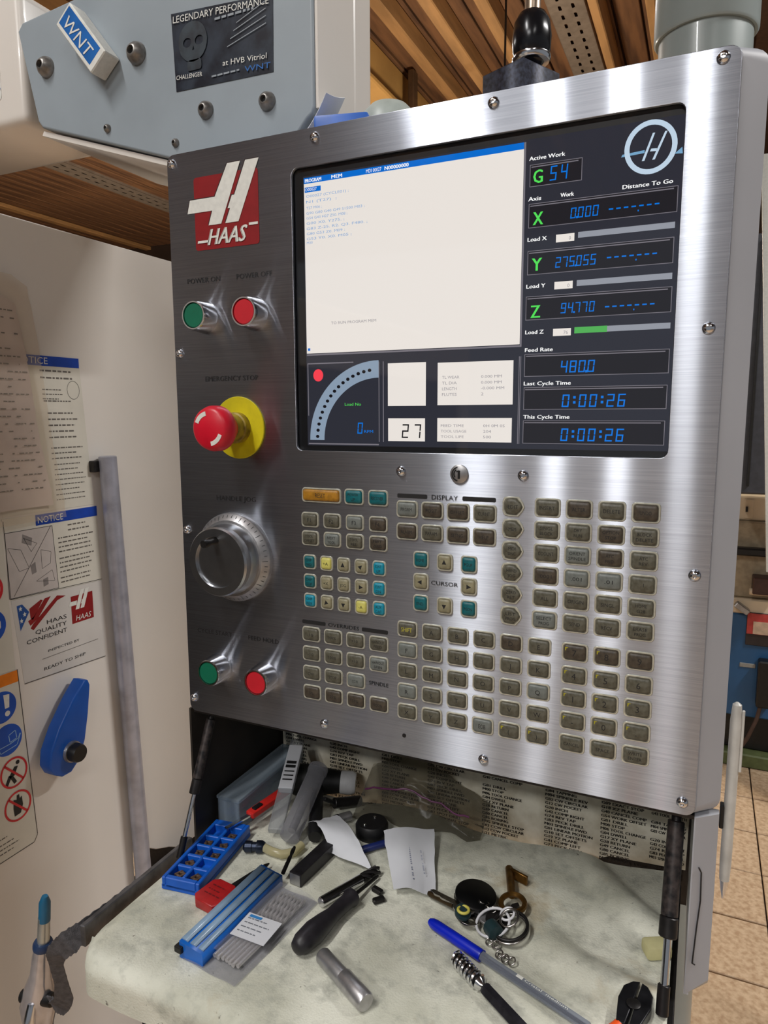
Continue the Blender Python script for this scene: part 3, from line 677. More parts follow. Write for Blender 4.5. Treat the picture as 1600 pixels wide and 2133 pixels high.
for k in range(4):
    quad2(bm, [(.040 + k * .004, .6760 + k * .0065), (.086, .6880 + k * .0065), (.086, .6888 + k * .0065), (.040 + k * .004, .6768 + k * .0065)], FRONT, (0, .0484, 0))
obj('plaque_small_print', bm, mat('faded_print', (150, 158, 166), .5), pl)
# skull in the plaque picture, worn to a dim greenish figure
bm = flat([ellipse(-.002, .690, .018, .019, 24), ellipse(-.009, .690, .0052, .0045, 12), ellipse(.006, .690, .0052, .0045, 12), [(-.003, .682), (0, .682), (-.0015, .686)]], .0003, FRONT, (0, .0484, 0)); merge(bm, flat([rrect(-.001, .668, .018, .010, .003)], .0003, FRONT, (0, .0484, 0)))
obj('plaque_figure', bm, mat('dim_green_print', (44, 55, 64), .5, 0, .4, 70, col2=(18, 23, 34)), pl)
# small white box hanging crooked on the arm by its magnet
t = thing('magnet_box', 'small white box with blue lettering stuck crooked on the arm between two bolts', 'box', (-.134, .0495, .712), rot=(0, math.radians(51), 0))
bm = B(); box(bm, -.037, .037, -.021, 0, -.0140, .0140, .0012, 1); obj('carton', bm, M_white, t, local=True)
bm = B(); rect2(bm, -.034, -.0095, .030, .0115, FRONT, (0, -.0211, 0)); obj('blue_panel', bm, mat('blue_carton_print', (28, 104, 184), .4), t, local=True)
bm = B(); text(bm, 'WNT', -.030, -.0075, .013, FRONT, (0, -.0213, 0), w=.052, slant=.2); rect2(bm, -.034, -.0128, .020, -.0112, FRONT, (0, -.0212, 0)); obj('carton_lettering', bm, M_white, t, local=True)
# white cover to the left of the arm
t = thing('turret_cover', 'white rounded machine cover with a small label beside the pendant arm', 'machine cover', (-.36, .1, .655))
bm = B(); box(bm, -.52, -.2505, .052, .172, .656, .80, .010, 3); obj('cover', bm, M_cream, t, 40)
obj('label_sticker', flat([rrect(-.318, .724, .060, .076, .005)], .0005, FRONT, (0, .0515, 0)), M_white, t)
bm = B(); text(bm, 'WNT', -.312, .6915, .0075, FRONT, (0, .0508, 0), w=.022, slant=.3); obj('label_lettering', bm, mat('blue_print2', (30, 70, 170), .4), t)
bm = B(); rect2(bm, -.294, .72, -.2925, .745, FRONT, (0, .0508, 0)); rect2(bm, -.298, .742, -.2925, .7435, FRONT, (0, .0508, 0)); obj('label_mark', bm, M_red, t)
bm = B(); box(bm, -.52, -.45, .07, .155, .5605, .658); obj('bracket', bm, M_cream, t)
# odds and ends lying on top of the pendant housing
zt = PH + .0022
t = thing('domed_beacon', 'pale grey plastic dome standing on top of the pendant', 'beacon', (.192, .10, zt))
b = B(); lathe(b, (.192, .10, zt), (.192, .10, zt + .050), [(0, .030), (.5, .030), (.75, .027), (.93, .018), (1, .006)], 28); obj('dome', b, mat('pale_grey_plastic', (176, 184, 178), .4), t, 50)
b = B(); lathe(b, (.192, .10, zt), (.192, .10, zt + .008), [(0, .033), (1, .032)], 28); obj('base_ring', b, M_dark, t, 40)
b = B(); box(b, -.026, .026, -.009, .009, 0, .024, .003, 2, Matrix.Translation((.166, .052, zt + .0005)) @ Matrix.Rotation(.25, 4, 'Z')); t = tag(obj('blue_clip', b, mat('bright_blue_plastic', (20, 96, 196), .4), None, 40), 'blue plastic clip lying on top of the pendant by the cap', 'clip')
b = B(); text(b, 'o', -.006, .010, .008, FRONT, (0, -.0092, 0), depth=.0003)
bmesh.ops.transform(b, matrix=Matrix.Translation((.166, .052, zt + .0005)) @ Matrix.Rotation(.25, 4, 'Z'), verts=b.verts); obj('white_mark', b, M_white, t)
b = grid_sheet(lambda u, v: Vector((.112 + .040 * u + .004 * v, .045 + .006 * math.sin(u * 3) + .03 * v, zt + .001 + .045 * u + .006 * v * v)), 8, 6, .0006)
tag(obj('paper_scrap', b, M_paper, None, 60), 'curled scrap of white paper on top of the pendant', 'paper')

# ------------------------------------------------------------------ machine enclosure on the left
EX = -.30
enc = thing('machine_enclosure', 'pale machine enclosure wall with safety decals, grab rail and blue latch', 'machine', (EX, .2, FLOOR))
bm = flat([[(-.10, .559), (1.1, .559), (1.1, -.46), (.36, -.432), (.305, -.428), (.28, -.412), (.25, -.398), (.222, -.378), (.200, -.372), (.198, FLOOR + .06), (-.10, FLOOR + .06)]], .03, SIDE, (EX, 0, 0), .002); obj('front_panel', bm, M_cream, enc)
bm = B(); box(bm, EX - .03, EX, -1.9, -.10, .42, .559, .003, 1); box(bm, EX - .03, EX, -1.9, -.10, FLOOR + .05, -.35, .003, 1); box(bm, EX - .03, EX, -1.9, -1.8, -.35, .42); box(bm, EX - .03, EX, -.16, -.10, -.35, .42); obj('door_frame', bm, M_door, enc)
bm = B(); box(bm, EX - .02, EX - .012, -1.8, -.16, -.35, .42); obj('window_pane', bm, mat('smoked_window', (12, 13, 15), .3), enc)
bm = B(); box(bm, EX - .2, EX - .03, -1.9, 1.1, FLOOR + .05, FLOOR + .12); box(bm, EX - .75, EX - .03, -1.9, -1.87, FLOOR + .05, .559); box(bm, EX - .75, EX - .03, .95, 1.1, FLOOR, .559); obj('inner_frame', bm, M_dark, enc)
bm = B(); box(bm, EX - .8, EX + .0, -1.9, 1.1, FLOOR, FLOOR + .05); obj('plinth', bm, M_dark, enc)
# rail: galvanised tube with end bracket
bm = B(); cyl(bm, (EX + .016, .178, .258), (EX + .016, .205, -.47), .0125, 20, .08); rl = obj('grab_rail', bm, mat('galvanised_tube', (174, 175, 188), .36, .35, .12, 40), enc, 40)
bm = B(); box(bm, EX, EX + .010, .158, .182, .236, .252, .001, 1); obj('rail_bracket', bm, M_dark, rl)
bm = B(); cyl(bm, (EX + .001, .196, .243), (EX + .002, .196, .243), .0028, 12); obj('screw_hole', bm, M_black, rl)
# blue latch lever with black knob
lev = [(.100, -.046), (.107, -.048), (.110, -.056), (.104, -.095), (.096, -.130), (.084, -.155), (.070, -.166), (.055, -.166), (.043, -.158), (.037, -.145), (.040, -.125), (.055, -.098), (.080, -.066)]
lt = obj('latch_lever', flat([lev], .022, SIDE, (EX + .030, 0, 0), .0025), mat('latch_blue', (8, 82, 176), .4, 0, .05, 40), enc, 40)
bm = B(); cyl(bm, (EX, .066, -.14), (EX + .010, .066, -.14), .02); obj('pivot', bm, M_dark, lt, 40)
bm = B(); lathe(bm, (EX + .030, .072, -.137), (EX + .046, .072, -.137), [(0, .0125), (.8, .0125), (1, .0112)], 24); obj('knob', bm, M_black, lt, 40)
bm = B(); lathe(bm, (EX + .0302, .072, -.137), (EX + .034, .072, -.137), [(0, .0148), (1, .0140)], 24); obj('knob_ring', bm, M_dchrome, lt, 40)

# decals (flat print on the enclosure); frame: y to the right, z up
M_dec = mat('decal_white', (214, 210, 198), .5, 0, .04, 20); M_nblue = mat('notice_blue', (12, 66, 176), .45); M_dline = mat('decal_line', (62, 58, 56), .6); M_dtxt = mat('decal_text', (104, 98, 92), .6); M_deg = mat('decal_grey', (196, 188, 184), .6, 0, .05, 40); M_dblue = mat('safety_blue', (20, 84, 190), .45); M_dred = mat('safety_red', (206, 36, 46), .45); M_dor = mat('warning_orange', (240, 132, 24), .45)
def decal(name, pts, m=M_dec): return obj(name, flat([pts], .0004, SIDE, (EX + .0005, 0, 0)), m, enc)
def on_decal(name, m, p, f, d=.0007):
    bm = B(); f(bm, (EX + d, 0, 0)); return obj(name, bm, m, p)
def outline(b, pts, a, w=.0007, closed=True):
    n = len(pts)
    for i in range(n if closed else n - 1):
        (x0, y0), (x1, y1) = pts[i], pts[(i + 1) % n]; L_ = math.hypot(x1 - x0, y1 - y0) or 1; nx, ny = -(y1 - y0) / L_ * w, (x1 - x0) / L_ * w
        quad2(b, [(x0, y0), (x1, y1), (x1 + nx, y1 + ny), (x0 + nx, y0 + ny)], SIDE, a)
# notice one
d = decal('notice_decal', [(.018, .393), (.151, .392), (.163, .190), (.018, .190)])
on_decal('notice_bar', M_nblue, d, lambda b, a: rect2(b, .018, .380, .151, .393, SIDE, a))
on_decal('notice_word', M_white, d, lambda b, a: text(b, 'NOTICE', .100, .3825, .0085, SIDE, a, w=.05, align='R'), .0009)
def f(b, a):
    scribble(b, .087, .373, .150, 2, .009, .0022, SIDE, a, .95, 11); scribble(b, .089, .349, .124, 3, .006, .0013, SIDE, a, 1, 12); scribble(b, .090, .334, .146, 1, .006, .0016, SIDE, a, 1, 13)
    scribble(b, .095, .318, .150, 5, .008, .0019, SIDE, a, 1, 14); scribble(b, .097, .272, .155, 3, .007, .0016, SIDE, a, .9, 15); scribble(b, .10, .250, .155, 8, .0068, .0013, SIDE, a, .95, 16)
on_decal('notice_print', M_dtxt, d, f)
on_decal('notice_figure', M_dline, d, lambda b, a: merge(b, flat([ellipse(.139, .350, .0105, .0125, 20), ellipse(.139, .350, .0100, .0120, 20)], .0001, SIDE, a)))
# notice two: picture and text
d = decal('notice_decal', [(.017, .188), (.167, .187), (.169, .078), (.021, .083)])
on_decal('notice_bar', M_nblue, d, lambda b, a: rect2(b, .065, .173, .167, .187, SIDE, a))
on_decal('notice_word', M_white, d, lambda b, a: text(b, 'NOTICE', .108, .1758, .0085, SIDE, a, w=.04, align='R'), .0009)
on_decal('picture_field', M_deg, d, lambda b, a: quad2(b, [(.019, .085), (.094, .083), (.090, .170), (.019, .170)], SIDE, a), .0006)
def f(b, a):
    outline(b, [(.019, .085), (.094, .083), (.090, .170), (.019, .170)], a); outline(b, [(.026, .087), (.088, .170)], a, .0007, False)
    outline(b, [(.022, .150), (.040, .145), (.050, .120), (.036, .118)], a, .0005); outline(b, [(.045, .16), (.055, .14), (.065, .15)], a, .0005); outline(b, [(.07, .14), (.085, .135), (.083, .12), (.07, .115)], a, .0005); outline(b, [(.06, .10), (.085, .11), (.088, .095)], a, .0005); outline(b, [(.018, .185), (.0205, .084), (.169, .079)], a, .0008, False)
on_decal('picture_lines', M_dline, d, f)
for q in ([(.044, .165), (.058, .158), (.056, .148), (.042, .154)], [(.052, .122), (.060, .126), (.061, .112), (.054, .110)], [(.070, .100), (.078, .102), (.078, .092), (.070, .090)]):
    on_decal('picture_shade', mat('decal_mid_grey', (140, 134, 132), .6), d, lambda b, a: quad2(b, q, SIDE, a))
on_decal('notice_print', M_dtxt, d, lambda b, a: (scribble(b, .115, .166, .155, 2, .007, .0019, SIDE, a, 1, 21), scribble(b, .098, .150, .163, 4, .0062, .0017, SIDE, a, .95, 22), scribble(b, .098, .122, .163, 4, .0062, .0017, SIDE, a, .95, 23), scribble(b, .098, .095, .160, 2, .006, .0017, SIDE, a, .9, 24)))
# quality card
d = decal('quality_card', [(.021, .0825), (.169, .0775), (.167, -.037), (.031, -.031)], mat('card_white', (208, 204, 200), .5, 0, .04, 20))
def f(b, a):
    quad2(b, [(.046, .066), (.064, .074), (.067, .0725), (.050, .050), (.047, .053)], SIDE, a); quad2(b, [(.050, .0445), (.090, .0735), (.104, .070), (.090, .0668), (.050, .036), (.046, .0395)], SIDE, a); quad2(b, [(.043, .050), (.052, .054), (.070, .074), (.080, .075), (.058, .050), (.046, .043)], SIDE, a)
on_decal('card_stripes', M_red, d, f)
on_decal('card_star_field', mat('flag_blue', (34, 84, 160), .5), d, lambda b, a: quad2(b, [(.028, .074), (.036, .0745), (.0455, .062), (.031, .040)], SIDE, a))
on_decal('card_stars', M_white, d, lambda b, a: [merge(b, flat([[(x + (.0030 if k % 2 == 0 else .0013) * math.cos(PI / 2 + k * PI / 5), z + (.0036 if k % 2 == 0 else .0015) * math.sin(PI / 2 + k * PI / 5)) for k in range(10)]], .0001, SIDE, a)) for x, z in ((.033, .0690), (.0385, .0605), (.0335, .0530))], .0009)
on_decal('card_emblem', M_red, d, lambda b, a: rect2(b, .112, .027, .150, .066, SIDE, a))
def f(b, a):
    for l in hshape(.00105, .108, .0395): quad2(b, l[:4], SIDE, a); 
    for l in hshape(.00105, .108, .0395): quad2(b, [l[4], l[5], l[6], l[7]], SIDE, a)
    text(b, 'HAAS', .118, .0300, .0075, SIDE, a, w=.026, slant=.25)
on_decal('card_emblem_letter', M_white, d, f, .0009)
for s, x, z, h, w in (('HAAS', .103, .0385, .0056, .032), ('QUALITY', .1025, .0292, .0056, .050), ('CONFIDENT', .1025, .0195, .0056, .064), ('INSPECTED BY', .122, .0, .0032, .052), ('READY TO SHIP', .131, -.0235, .0042, .069)):
    on_decal('card_lettering', M_print, d, lambda b, a: text(b, s, x, z, h, SIDE, a, w=w, align='R'))
on_decal('card_rule', M_dtxt, d, lambda b, a: (rect2(b, .060, -.0075, .155, -.0068, SIDE, a), outline(b, [(.031, -.031), (.167, -.037)], a, .0006)))
# narrow safety strip at the edge of the view: upper card and pictogram column
d = decal('safety_card', [(-.095, .201), (.0155, .199), (.0195, -.007), (-.095, -.004)])
on_decal('prohibition_ring', M_dred, d, lambda b, a: merge(b, flat([ellipse(-.010, .103, .0215, n=32), ellipse(-.010, .103, .0175, n=32)], .0001, SIDE, a)))
on_decal('mandatory_disc', M_dblue, d, lambda b, a: merge(b, flat([ellipse(-.010, .057, .0215, n=32)], .0001, SIDE, a)))
on_decal('mandatory_figure', M_white, d, lambda b, a: merge(b, flat([rrect(-.005, .057, .018, .012, .003)], .0001, SIDE, a)), .0009)
d = decal('safety_strip', [(-.095, -.005), (.0215, -.008), (.0325, -.243), (.027, -.251), (-.095, -.252)])
on_decal('warning_bar', M_dor, d, lambda b, a: quad2(b, [(-.095, -.0065), (.0214, -.0085), (.0225, -.0240), (-.095, -.0225)], SIDE, a))
on_decal('strip_outline', M_dline, d, lambda b, a: outline(b, [(.0215, -.008), (.0325, -.243), (.027, -.251), (-.095, -.252)], a, .001, False))
on_decal('mandatory_disc', M_dblue, d, lambda b, a: merge(b, flat([ellipse(-.0035, -.050, .0205, .0205, 36)], .0001, SIDE, a)))
on_decal('exclamation_mark', M_white, d, lambda b, a: (quad2(b, [(.0005, -.0530), (.0065, -.0530), (.0080, -.0360), (-.0005, -.0345)], SIDE, a), merge(b, flat([ellipse(.0035, -.0602, .0036, n=14)], .0001, SIDE, a))), .0009)
on_decal('mandatory_disc', M_dblue, d, lambda b, a: merge(b, flat([ellipse(.0005, -.0950, .0210, .0205, 36)], .0001, SIDE, a)))
on_decal('glove_figure', mat('pale_blue_print', (150, 190, 228), .5), d, lambda b, a: (outline(b, [(.003, -.090), (.012, -.087), (.013, -.097), (.004, -.099)], a, .0010), outline(b, [(-.012, -.103), (.004, -.102), (.016, -.099), (.019, -.093), (.013, -.106), (-.010, -.109)], a, .0010)), .0009)
for cx, cz in ((.0058, -.1415), (.0078, -.1885)):
    on_decal('prohibition_ring', M_dred, d, lambda b, a: (merge(b, flat([ellipse(cx, cz, .0198, .0205, 36), ellipse(cx, cz, .0172, .0179, 36)], .0001, SIDE, a)), quad2(b, [(cx - .0135, cz + .0125), (cx - .0115, cz + .0145), (cx + .0135, cz - .0125), (cx + .0115, cz - .0145)], SIDE, a)), .0010)
on_decal('running_figure', M_print, d, lambda b, a: (merge(b, flat([ellipse(.012, -.130, .0028, n=12)], .0001, SIDE, a)), quad2(b, [(.007, -.134), (.012, -.135), (.006, -.146), (-.002, -.145)], SIDE, a), quad2(b, [(-.002, -.143), (.004, -.145), (.009, -.155), (.005, -.157)], SIDE, a), quad2(b, [(-.002, -.143), (.002, -.146), (-.004, -.156), (-.008, -.154)], SIDE, a)), .0009)
on_decal('hand_figure', M_print, d, lambda b, a: (merge(b, flat([[(.002, -.201), (.011, -.200), (.015, -.190), (.014, -.178), (.011, -.180), (.0105, -.174), (.007, -.174), (.0065, -.180), (.002, -.178), (.001, -.190)]], .0001, SIDE, a))), .0009)
on_decal('strip_print', M_dtxt, d, lambda b, a: (scribble(b, -.06, -.222, .010, 1, .006, .0014, SIDE, a, 1, 31), scribble(b, -.06, -.230, .022, 3, .006, .0014, SIDE, a, .98, 32)))
# typed sheet in a clear sleeve hung on the door
t = thing('document_sleeve', 'creased clear plastic sleeve holding a typed sheet on the enclosure door', 'plastic sleeve', (EX + .004, .02, .17))
def sw(u, v):   # u: y, v: z
    return .005 + .0015 * math.sin(u * 14 + v * 9) + .002 * noise.noise(Vector((u * 30, v * 18, 1)))
def srow(v): return .070 + .036 * (1 - v) + (.0 if v < .96 else -.02 * (v - .96) / .04)
bm = grid_sheet(lambda u, v: Vector((EX + sw(u, v), -.095 + (.095 + srow(v) - .016 + .0) * u, .198 + .265 * v)), 20, 26)
obj('typed_sheet', bm, mat('sleeve_paper', (222, 212, 210), .8, 0, .05, 12, col2=(200, 188, 188)), t, 60)
bm = B()
for r in range(26):
    rg = random.Random(r); y = -.07; z = .452 - r * .0092
    while y < srow((z - .198) / .265) - .025:
        w = rg.uniform(.002, .008); uu = (y + .095) / (.095 + srow((z - .198) / .265) - .016)
        if rg.random() < .62:
            X_ = EX + sw(uu, (z - .198) / .265) + .0012
            bm.faces.new([bm.verts.new((X_, yy, zz)) for yy, zz in ((y, z), (y + w, z), (y + w, z + .0016), (y, z + .0016))])
        y += w + .0016
obj('typed_print', bm, M_dtxt, t)
bm = grid_sheet(lambda u, v: Vector((EX + sw(u, v) + .004, -.098 + (.098 + srow(v)) * u, .180 + .307 * v)), 20, 26)
obj('sleeve_film', bm, clear_mat('sleeve_plastic', (246, 240, 232), .14, .2, (222, 210, 196)), t, 60)

# scrap of brown packing behind the tray
t = thing('packing_bundle', 'brown crumpled packing bundle wedged between tray and machine wall', 'packing', (-.2, .32, FLOOR))
bm = grid_sheet(lambda u, v: Vector((-.284 + .14 * u + .008 * noise.noise(Vector((u * 5, v * 4, 2))),   .222 + .20 * u + .014 * noise.noise(Vector((u * 9, v * 3, 5))), -.66 + .235 * v + .02 * noise.noise(Vector((u * 6, 0, 9))) * v)), 24, 10, .012)
obj('cardboard', bm, mat('dirty_cardboard', (104, 84, 66), .85, 0, .25, 20), t, 60)
bm = B(); box(bm, -.24, -.15, .28, .37, FLOOR, -.66, .005); obj('stand', bm, M_dark, t)

for (lx, ly, lz, lp), lb in zip(ROOF_FILL, ('added roof fill lamp on a cable, unseen behind the operator panel', 'added roof fill lamp on a cable, unseen behind the machine enclosure')):
    t = thing('roof_fill_lamp', lb, 'lamp', (lx, ly, CEIL - .006), group='added fill lamps brightening the roof')  # invented fittings for the added roof fill, out of view
    b = B(); tube(b, [(lx, ly, CEIL - .006), (lx, ly, lz + .05)], .006, 8); obj('cable', b, M_black, t)
    b = B(); lathe(b, (lx, ly, lz + .05), (lx, ly, lz - .02), [(0, .03), (.5, .035), (1, .05)], 20); obj('lamp_holder', b, M_dark, t, 40)

# ------------------------------------------------------------------ fold-down tray, cloth and struts
ZC = -.156      # top of the cloth
sh = thing('fold_down_shelf', 'grey metal fold-down shelf hinged under the operator panel', 'shelf', (.245, 0, -.172))
bm = flat([[(.004, .155), (.004, -.140), (.012, -.156), (.030, -.166), (.475, -.166), (.488, -.160), (.494, -.150), (.494, .155)]], .008, Matrix(), (0, 0, -.1625), .001); obj('shelf_board', bm, M_dark, sh)
bm = B(); box(bm, -.0125, -.0065, -.150, .002, -.174, -.152, .001, 1); obj('side_rim', bm, mat('worn_grey_metal', (104, 102, 104), .5, .5, .25, 60), sh)
bm = B(); cyl(bm, (.02, .158, -.172), (.48, .158, -.172), .006, 12); obj('hinge', bm, M_dark, sh, 40)
b = B(); cyl(b, (-.0125, -.040, -.160), (-.0145, -.040, -.160), .004, 12); obj('rivet', b, M_chrome, sh, 40)
def cloth_z(x, y):
    z = ZC + .0008 * noise.noise(Vector((x * 28, y * 28, 0)))
    k = max(0, min(1, (x - .33) / .08)) * max(0, min(1, (y + .07) / .05))
    z += k * (.0075 * max(0, math.sin((y * .9 + x * .55) * 62 + 2 * noise.noise(Vector((x * 9, y * 9, 3))))) )
    if y > .10: z += (y - .10) * .05 * (1 + math.sin(x * 40)) 
    return z
def cloth(u, v):
    x = -.001 + .490 * u
    s = v * .352; yb = .150 - .006 * math.sin(x * 23); y = yb - s
    front = -.176 + .004 * math.sin(x * 17)
    # rounded front left corner
    if x < .030: front += (.030 - x) ** 2 / .030 * 1.0
    if y >= front: 
        zz = cloth_z(x, y)
        e = (y - front)
        if e < .012: zz -= .004 * (1 - e / .012) ** 2
        if x < .016: zz -= .006 * (1 - x / .016) ** 2
        return Vector((x, y, zz))
    d = front - y
    return Vector((x + .002 * math.sin(x * 60), front - .004 * math.sin(min(1, d / .008) * PI / 2), ZC - .004 - d * .9))
M_cloth = mat('stained_cloth', (222, 222, 208), .9, 0, .1, 14, col2=(190, 190, 174), bump=.3, bscale=500)
_n = M_cloth.node_tree
def stains(m, col, sc, lo, hi):
    nt = m.node_tree; N = nt.nodes; L = nt.links; p = N['Principled BSDF']; src = p.inputs['Base Color'].links[0].from_socket
    tc = N.new('ShaderNodeTexCoord'); nz = N.new('ShaderNodeTexNoise'); nz.inputs['Scale'].default_value = sc; nz.inputs['Detail'].default_value = 6; nz.inputs['Roughness'].default_value = .62
    L.new(tc.outputs['Object'], nz.inputs['Vector'])
    r = N.new('ShaderNodeValToRGB'); r.color_ramp.elements[0].position = lo; r.color_ramp.elements[1].position = hi
    r.color_ramp.elements[0].color = (0, 0, 0, 1); r.color_ramp.elements[1].color = (1, 1, 1, 1); L.new(nz.outputs['Fac'], r.inputs[0])
    mx = N.new('ShaderNodeMix'); mx.data_type = 'RGBA'; L.new(r.outputs[0], mx.inputs[0]); L.new(src, mx.inputs[6]); mx.inputs[7].default_value = lin(col)
    L.new(mx.outputs[2], p.inputs['Base Color'])
stains(M_cloth, (150, 152, 142), 48, .48, .80); stains(M_cloth, (96, 92, 84), 160, .66, .74); stains(M_cloth, (176, 160, 128), 9, .60, .75)
bm = grid_sheet(cloth, 110, 90, .0012)
tag(obj('work_cloth', bm, M_cloth, None, 80), 'stained off-white cloth covering the fold-down shelf', 'cloth')
# gas struts at both ends of the shelf
def strut(x, rc, label, split):
    t = thing('gas_strut', label, 'gas strut', (x, -.036, -.150), group='struts holding the shelf')
    p1 = Vector((x + .002, .026, -.008)); p0 = Vector((x, -.036, -.150)); q = p0.lerp(p1, split)
    b = B(); cyl(b, q, p0.lerp(p1, .93), rc, 16); obj('cylinder', b, mat('scuffed_black', (26, 25, 27), .4, .3, .5, 160, col2=(70, 62, 60)), t, 40)
    b = B(); cyl(b, p0.lerp(p1, split - .10), q, rc * 1.08, 16); obj('seal_collar', b, M_dark, t, 40)
    b = B(); cyl(b, p0.lerp(p1, .05), p0.lerp(p1, split - .09), rc * .45, 12); obj('piston_rod', b, M_chrome, t, 40)
    b = B(); cyl(b, p0, p0.lerp(p1, .14), rc * .72, 12); obj('lower_fitting', b, M_dark, t, 40)
    b = B(); cyl(b, p0.lerp(p1, .92), p1, rc * .6, 12); obj('upper_fitting', b, M_dark, t, 40)
strut(.0075, .0052, 'slim dark gas strut at the jog wheel end of the shelf', .52); strut(.4850, .0066, 'thick scuffed black gas strut beside the pen on the pendant edge', .46)

# ------------------------------------------------------------------ things on the cloth
def P(x, y, z=0.0): return Vector((x * .001, y * .001, ZC + .0005 + z * .001))
def ang(a, b): return math.atan2(b[1] - a[1], b[0] - a[0])
# blue insert box, two columns of compartments
t = thing('insert_box', 'open blue plastic box with compartments holding small carbide inserts', 'storage box', P(33, -20), math.radians(7.5))
M_bb = mat('insert_blue', (14, 92, 196), .42, 0, .06, 80)
b = B(); box(b, -.0215, .0215, -.053, .053, 0, .0048); obj('box_base', b, M_bb, t, local=True)
def wall(x0, x1, y0, y1, n='box_wall', h=.013):
    b = B(); box(b, x0, x1, y0, y1, .002, h, .0008, 1); obj(n, b, M_bb, t, local=True)
wall(-.0215, -.0172, -.053, .053); wall(.0172, .0215, -.053, .053); wall(-.0172, .0172, -.053, -.0475); wall(-.0172, .0172, .0425, .053); wall(-.0020, .0020, -.0475, .0425, 'divider', .0122)
for k in range(1, 5): wall(-.0175, .0175, -.0475 + .018 * k - .0020, -.0475 + .018 * k + .0020, 'divider', .0120)
for i, j in ((0, 0), (1, 0), (0, 1), (0, 2), (1, 2), (0, 3), (1, 3), (1, 4)):
    lx = (-.0094, .0094)[i]; ly = -.0475 + .018 * (j + .5); c, s_ = math.cos(math.radians(7.5)), math.sin(math.radians(7.5))
    o = thing('carbide_insert', 'small dark bronze carbide insert in a compartment of the blue box', 'cutting insert', P(33, -20, 5.0) + Vector((lx * c - ly * s_, lx * s_ + ly * c, 0)), random.uniform(0, 1.5), 'inserts in the blue box')
    b = flat([[(-.0047, -.004), (.004, -.0047), (.0047, .004), (-.004, .0047)], ellipse(0, 0, .0018, n=12)], .0040, Matrix(), (0, 0, .0040), .0004); obj('insert_body', b, mat('bronze_carbide', (150, 124, 104), .35, .7, .3, 300), o, local=True)
    b = B(); cyl(b, (0, 0, .0002), (0, 0, .0015), .0017, 10); obj('screw_bore', b, M_black, o, local=True)
# red flag key with dark blade
t = thing('flag_key', 'torx key with square red handle and dark blade', 'screwdriver', P(80, -68), math.radians(-8))
b = flat([[(-.016, -.012), (-.010, -.017), (.012, -.017), (.016, -.011), (.016, .012), (.010, .017), (-.010, .017), (-.016, .012)]], .010, Matrix(), (0, 0, .010), .0012); h = obj('handle', b, mat('red_handle', (176, 30, 32), .4, 0, .1, 120), t, 40, local=True)
b = B(); lathe(b, (.004, .015, .005), (.010, .066, .005), [(0, .0034), (.55, .0030), (.9, .0022), (1, .0008)], 14); obj('blade', b, M_dark, t, 40, local=True)
b = B(); scribble(b, -.010, .006, .010, 3, .006, .0014, Matrix(), (0, 0, .0102), 1, 44); obj('handle_marks', b, mat('dark_red_mark', (110, 20, 24), .5), h, local=True)
# clear wallet of drills with a half-open blue slide and a printed label
t = thing('drill_wallet', 'clear plastic wallet with blue slide lid and white printed label holding twist drills', 'drill case', P(133, -82), math.radians(-6))
b = grid_sheet(lambda u, v: Vector((-.026 + .060 * u, -.062 + .118 * v, .0012 + .0007 * math.sin(u * 9 + v * 7))), 10, 14); obj('wallet_back', b, clear_mat('wallet_film', (214, 214, 220), .16, .12, (190, 190, 196)), t, 60, local=True)
b = grid_sheet(lambda u, v: Vector((-.024 + .057 * u, -.046 + .100 * v, .0088 + .0006 * math.sin(u * 8 + v * 9) - .004 * (2 * u - 1) ** 4)), 10, 14); obj('wallet_front', b, clear_mat('wallet_film2', (244, 244, 246), .03, .1, (205, 205, 210)), t, 60, local=True)
b = B(); box(b, -.0060, .0300, -.026, .004, .0096, .0101, 0, 1, Matrix.Rotation(.10, 4, 'Z')); lb = obj('label', b, M_paper, t, local=True)
b = B(); scribble(b, -.003, -.003, .027, 4, .0056, .0012, Matrix.Rotation(.10, 4, 'Z'), (0, 0, .0103), .9, 51); obj('label_print', b, mat('label_grey_print', (120, 124, 132), .6), lb, local=True)
b = B(); rect2(b, -.003, -.001, .010, .0022, Matrix.Rotation(.10, 4, 'Z'), (0, 0, .0103)); obj('label_blue_print', b, mat('label_blue', (60, 140, 210), .5), lb, local=True)
b = flat([[(-.034, 0), (-.008, 0), (-.008, .012), (-.034, .016)]], .118, FRONT, (0, -.060, 0)); bmesh.ops.rotate(b, verts=b.verts, cent=(-.017, 0, 0), matrix=Matrix.Rotation(.06, 3, 'Z'))
lid = obj('slide_lid', b, mat('slide_blue', (22, 104, 200), .35, 0, .08, 60), t, local=True)
for q0, q1 in ((-.0335, -.0265), (-.0240, -.0175), (-.0150, -.0095)):
    b = flat([[(q0, .0162 - (q0 + .034) * .154), (q0, .0172 - (q0 + .034) * .154), (q1, .0172 - (q1 + .034) * .154), (q1, .0162 - (q1 + .034) * .154)]], .112, FRONT, (0, -.057, 0)); bmesh.ops.rotate(b, verts=b.verts, cent=(-.017, 0, 0), matrix=Matrix.Rotation(.06, 3, 'Z')); obj('lid_window', b, mat('frosted_window', (140, 166, 192), .25), lid, local=True)
b = B(); box(b, -.034, -.026, -.064, -.058, .006, .012, .001); obj('lid_catch', b, M_black, lid, local=True)
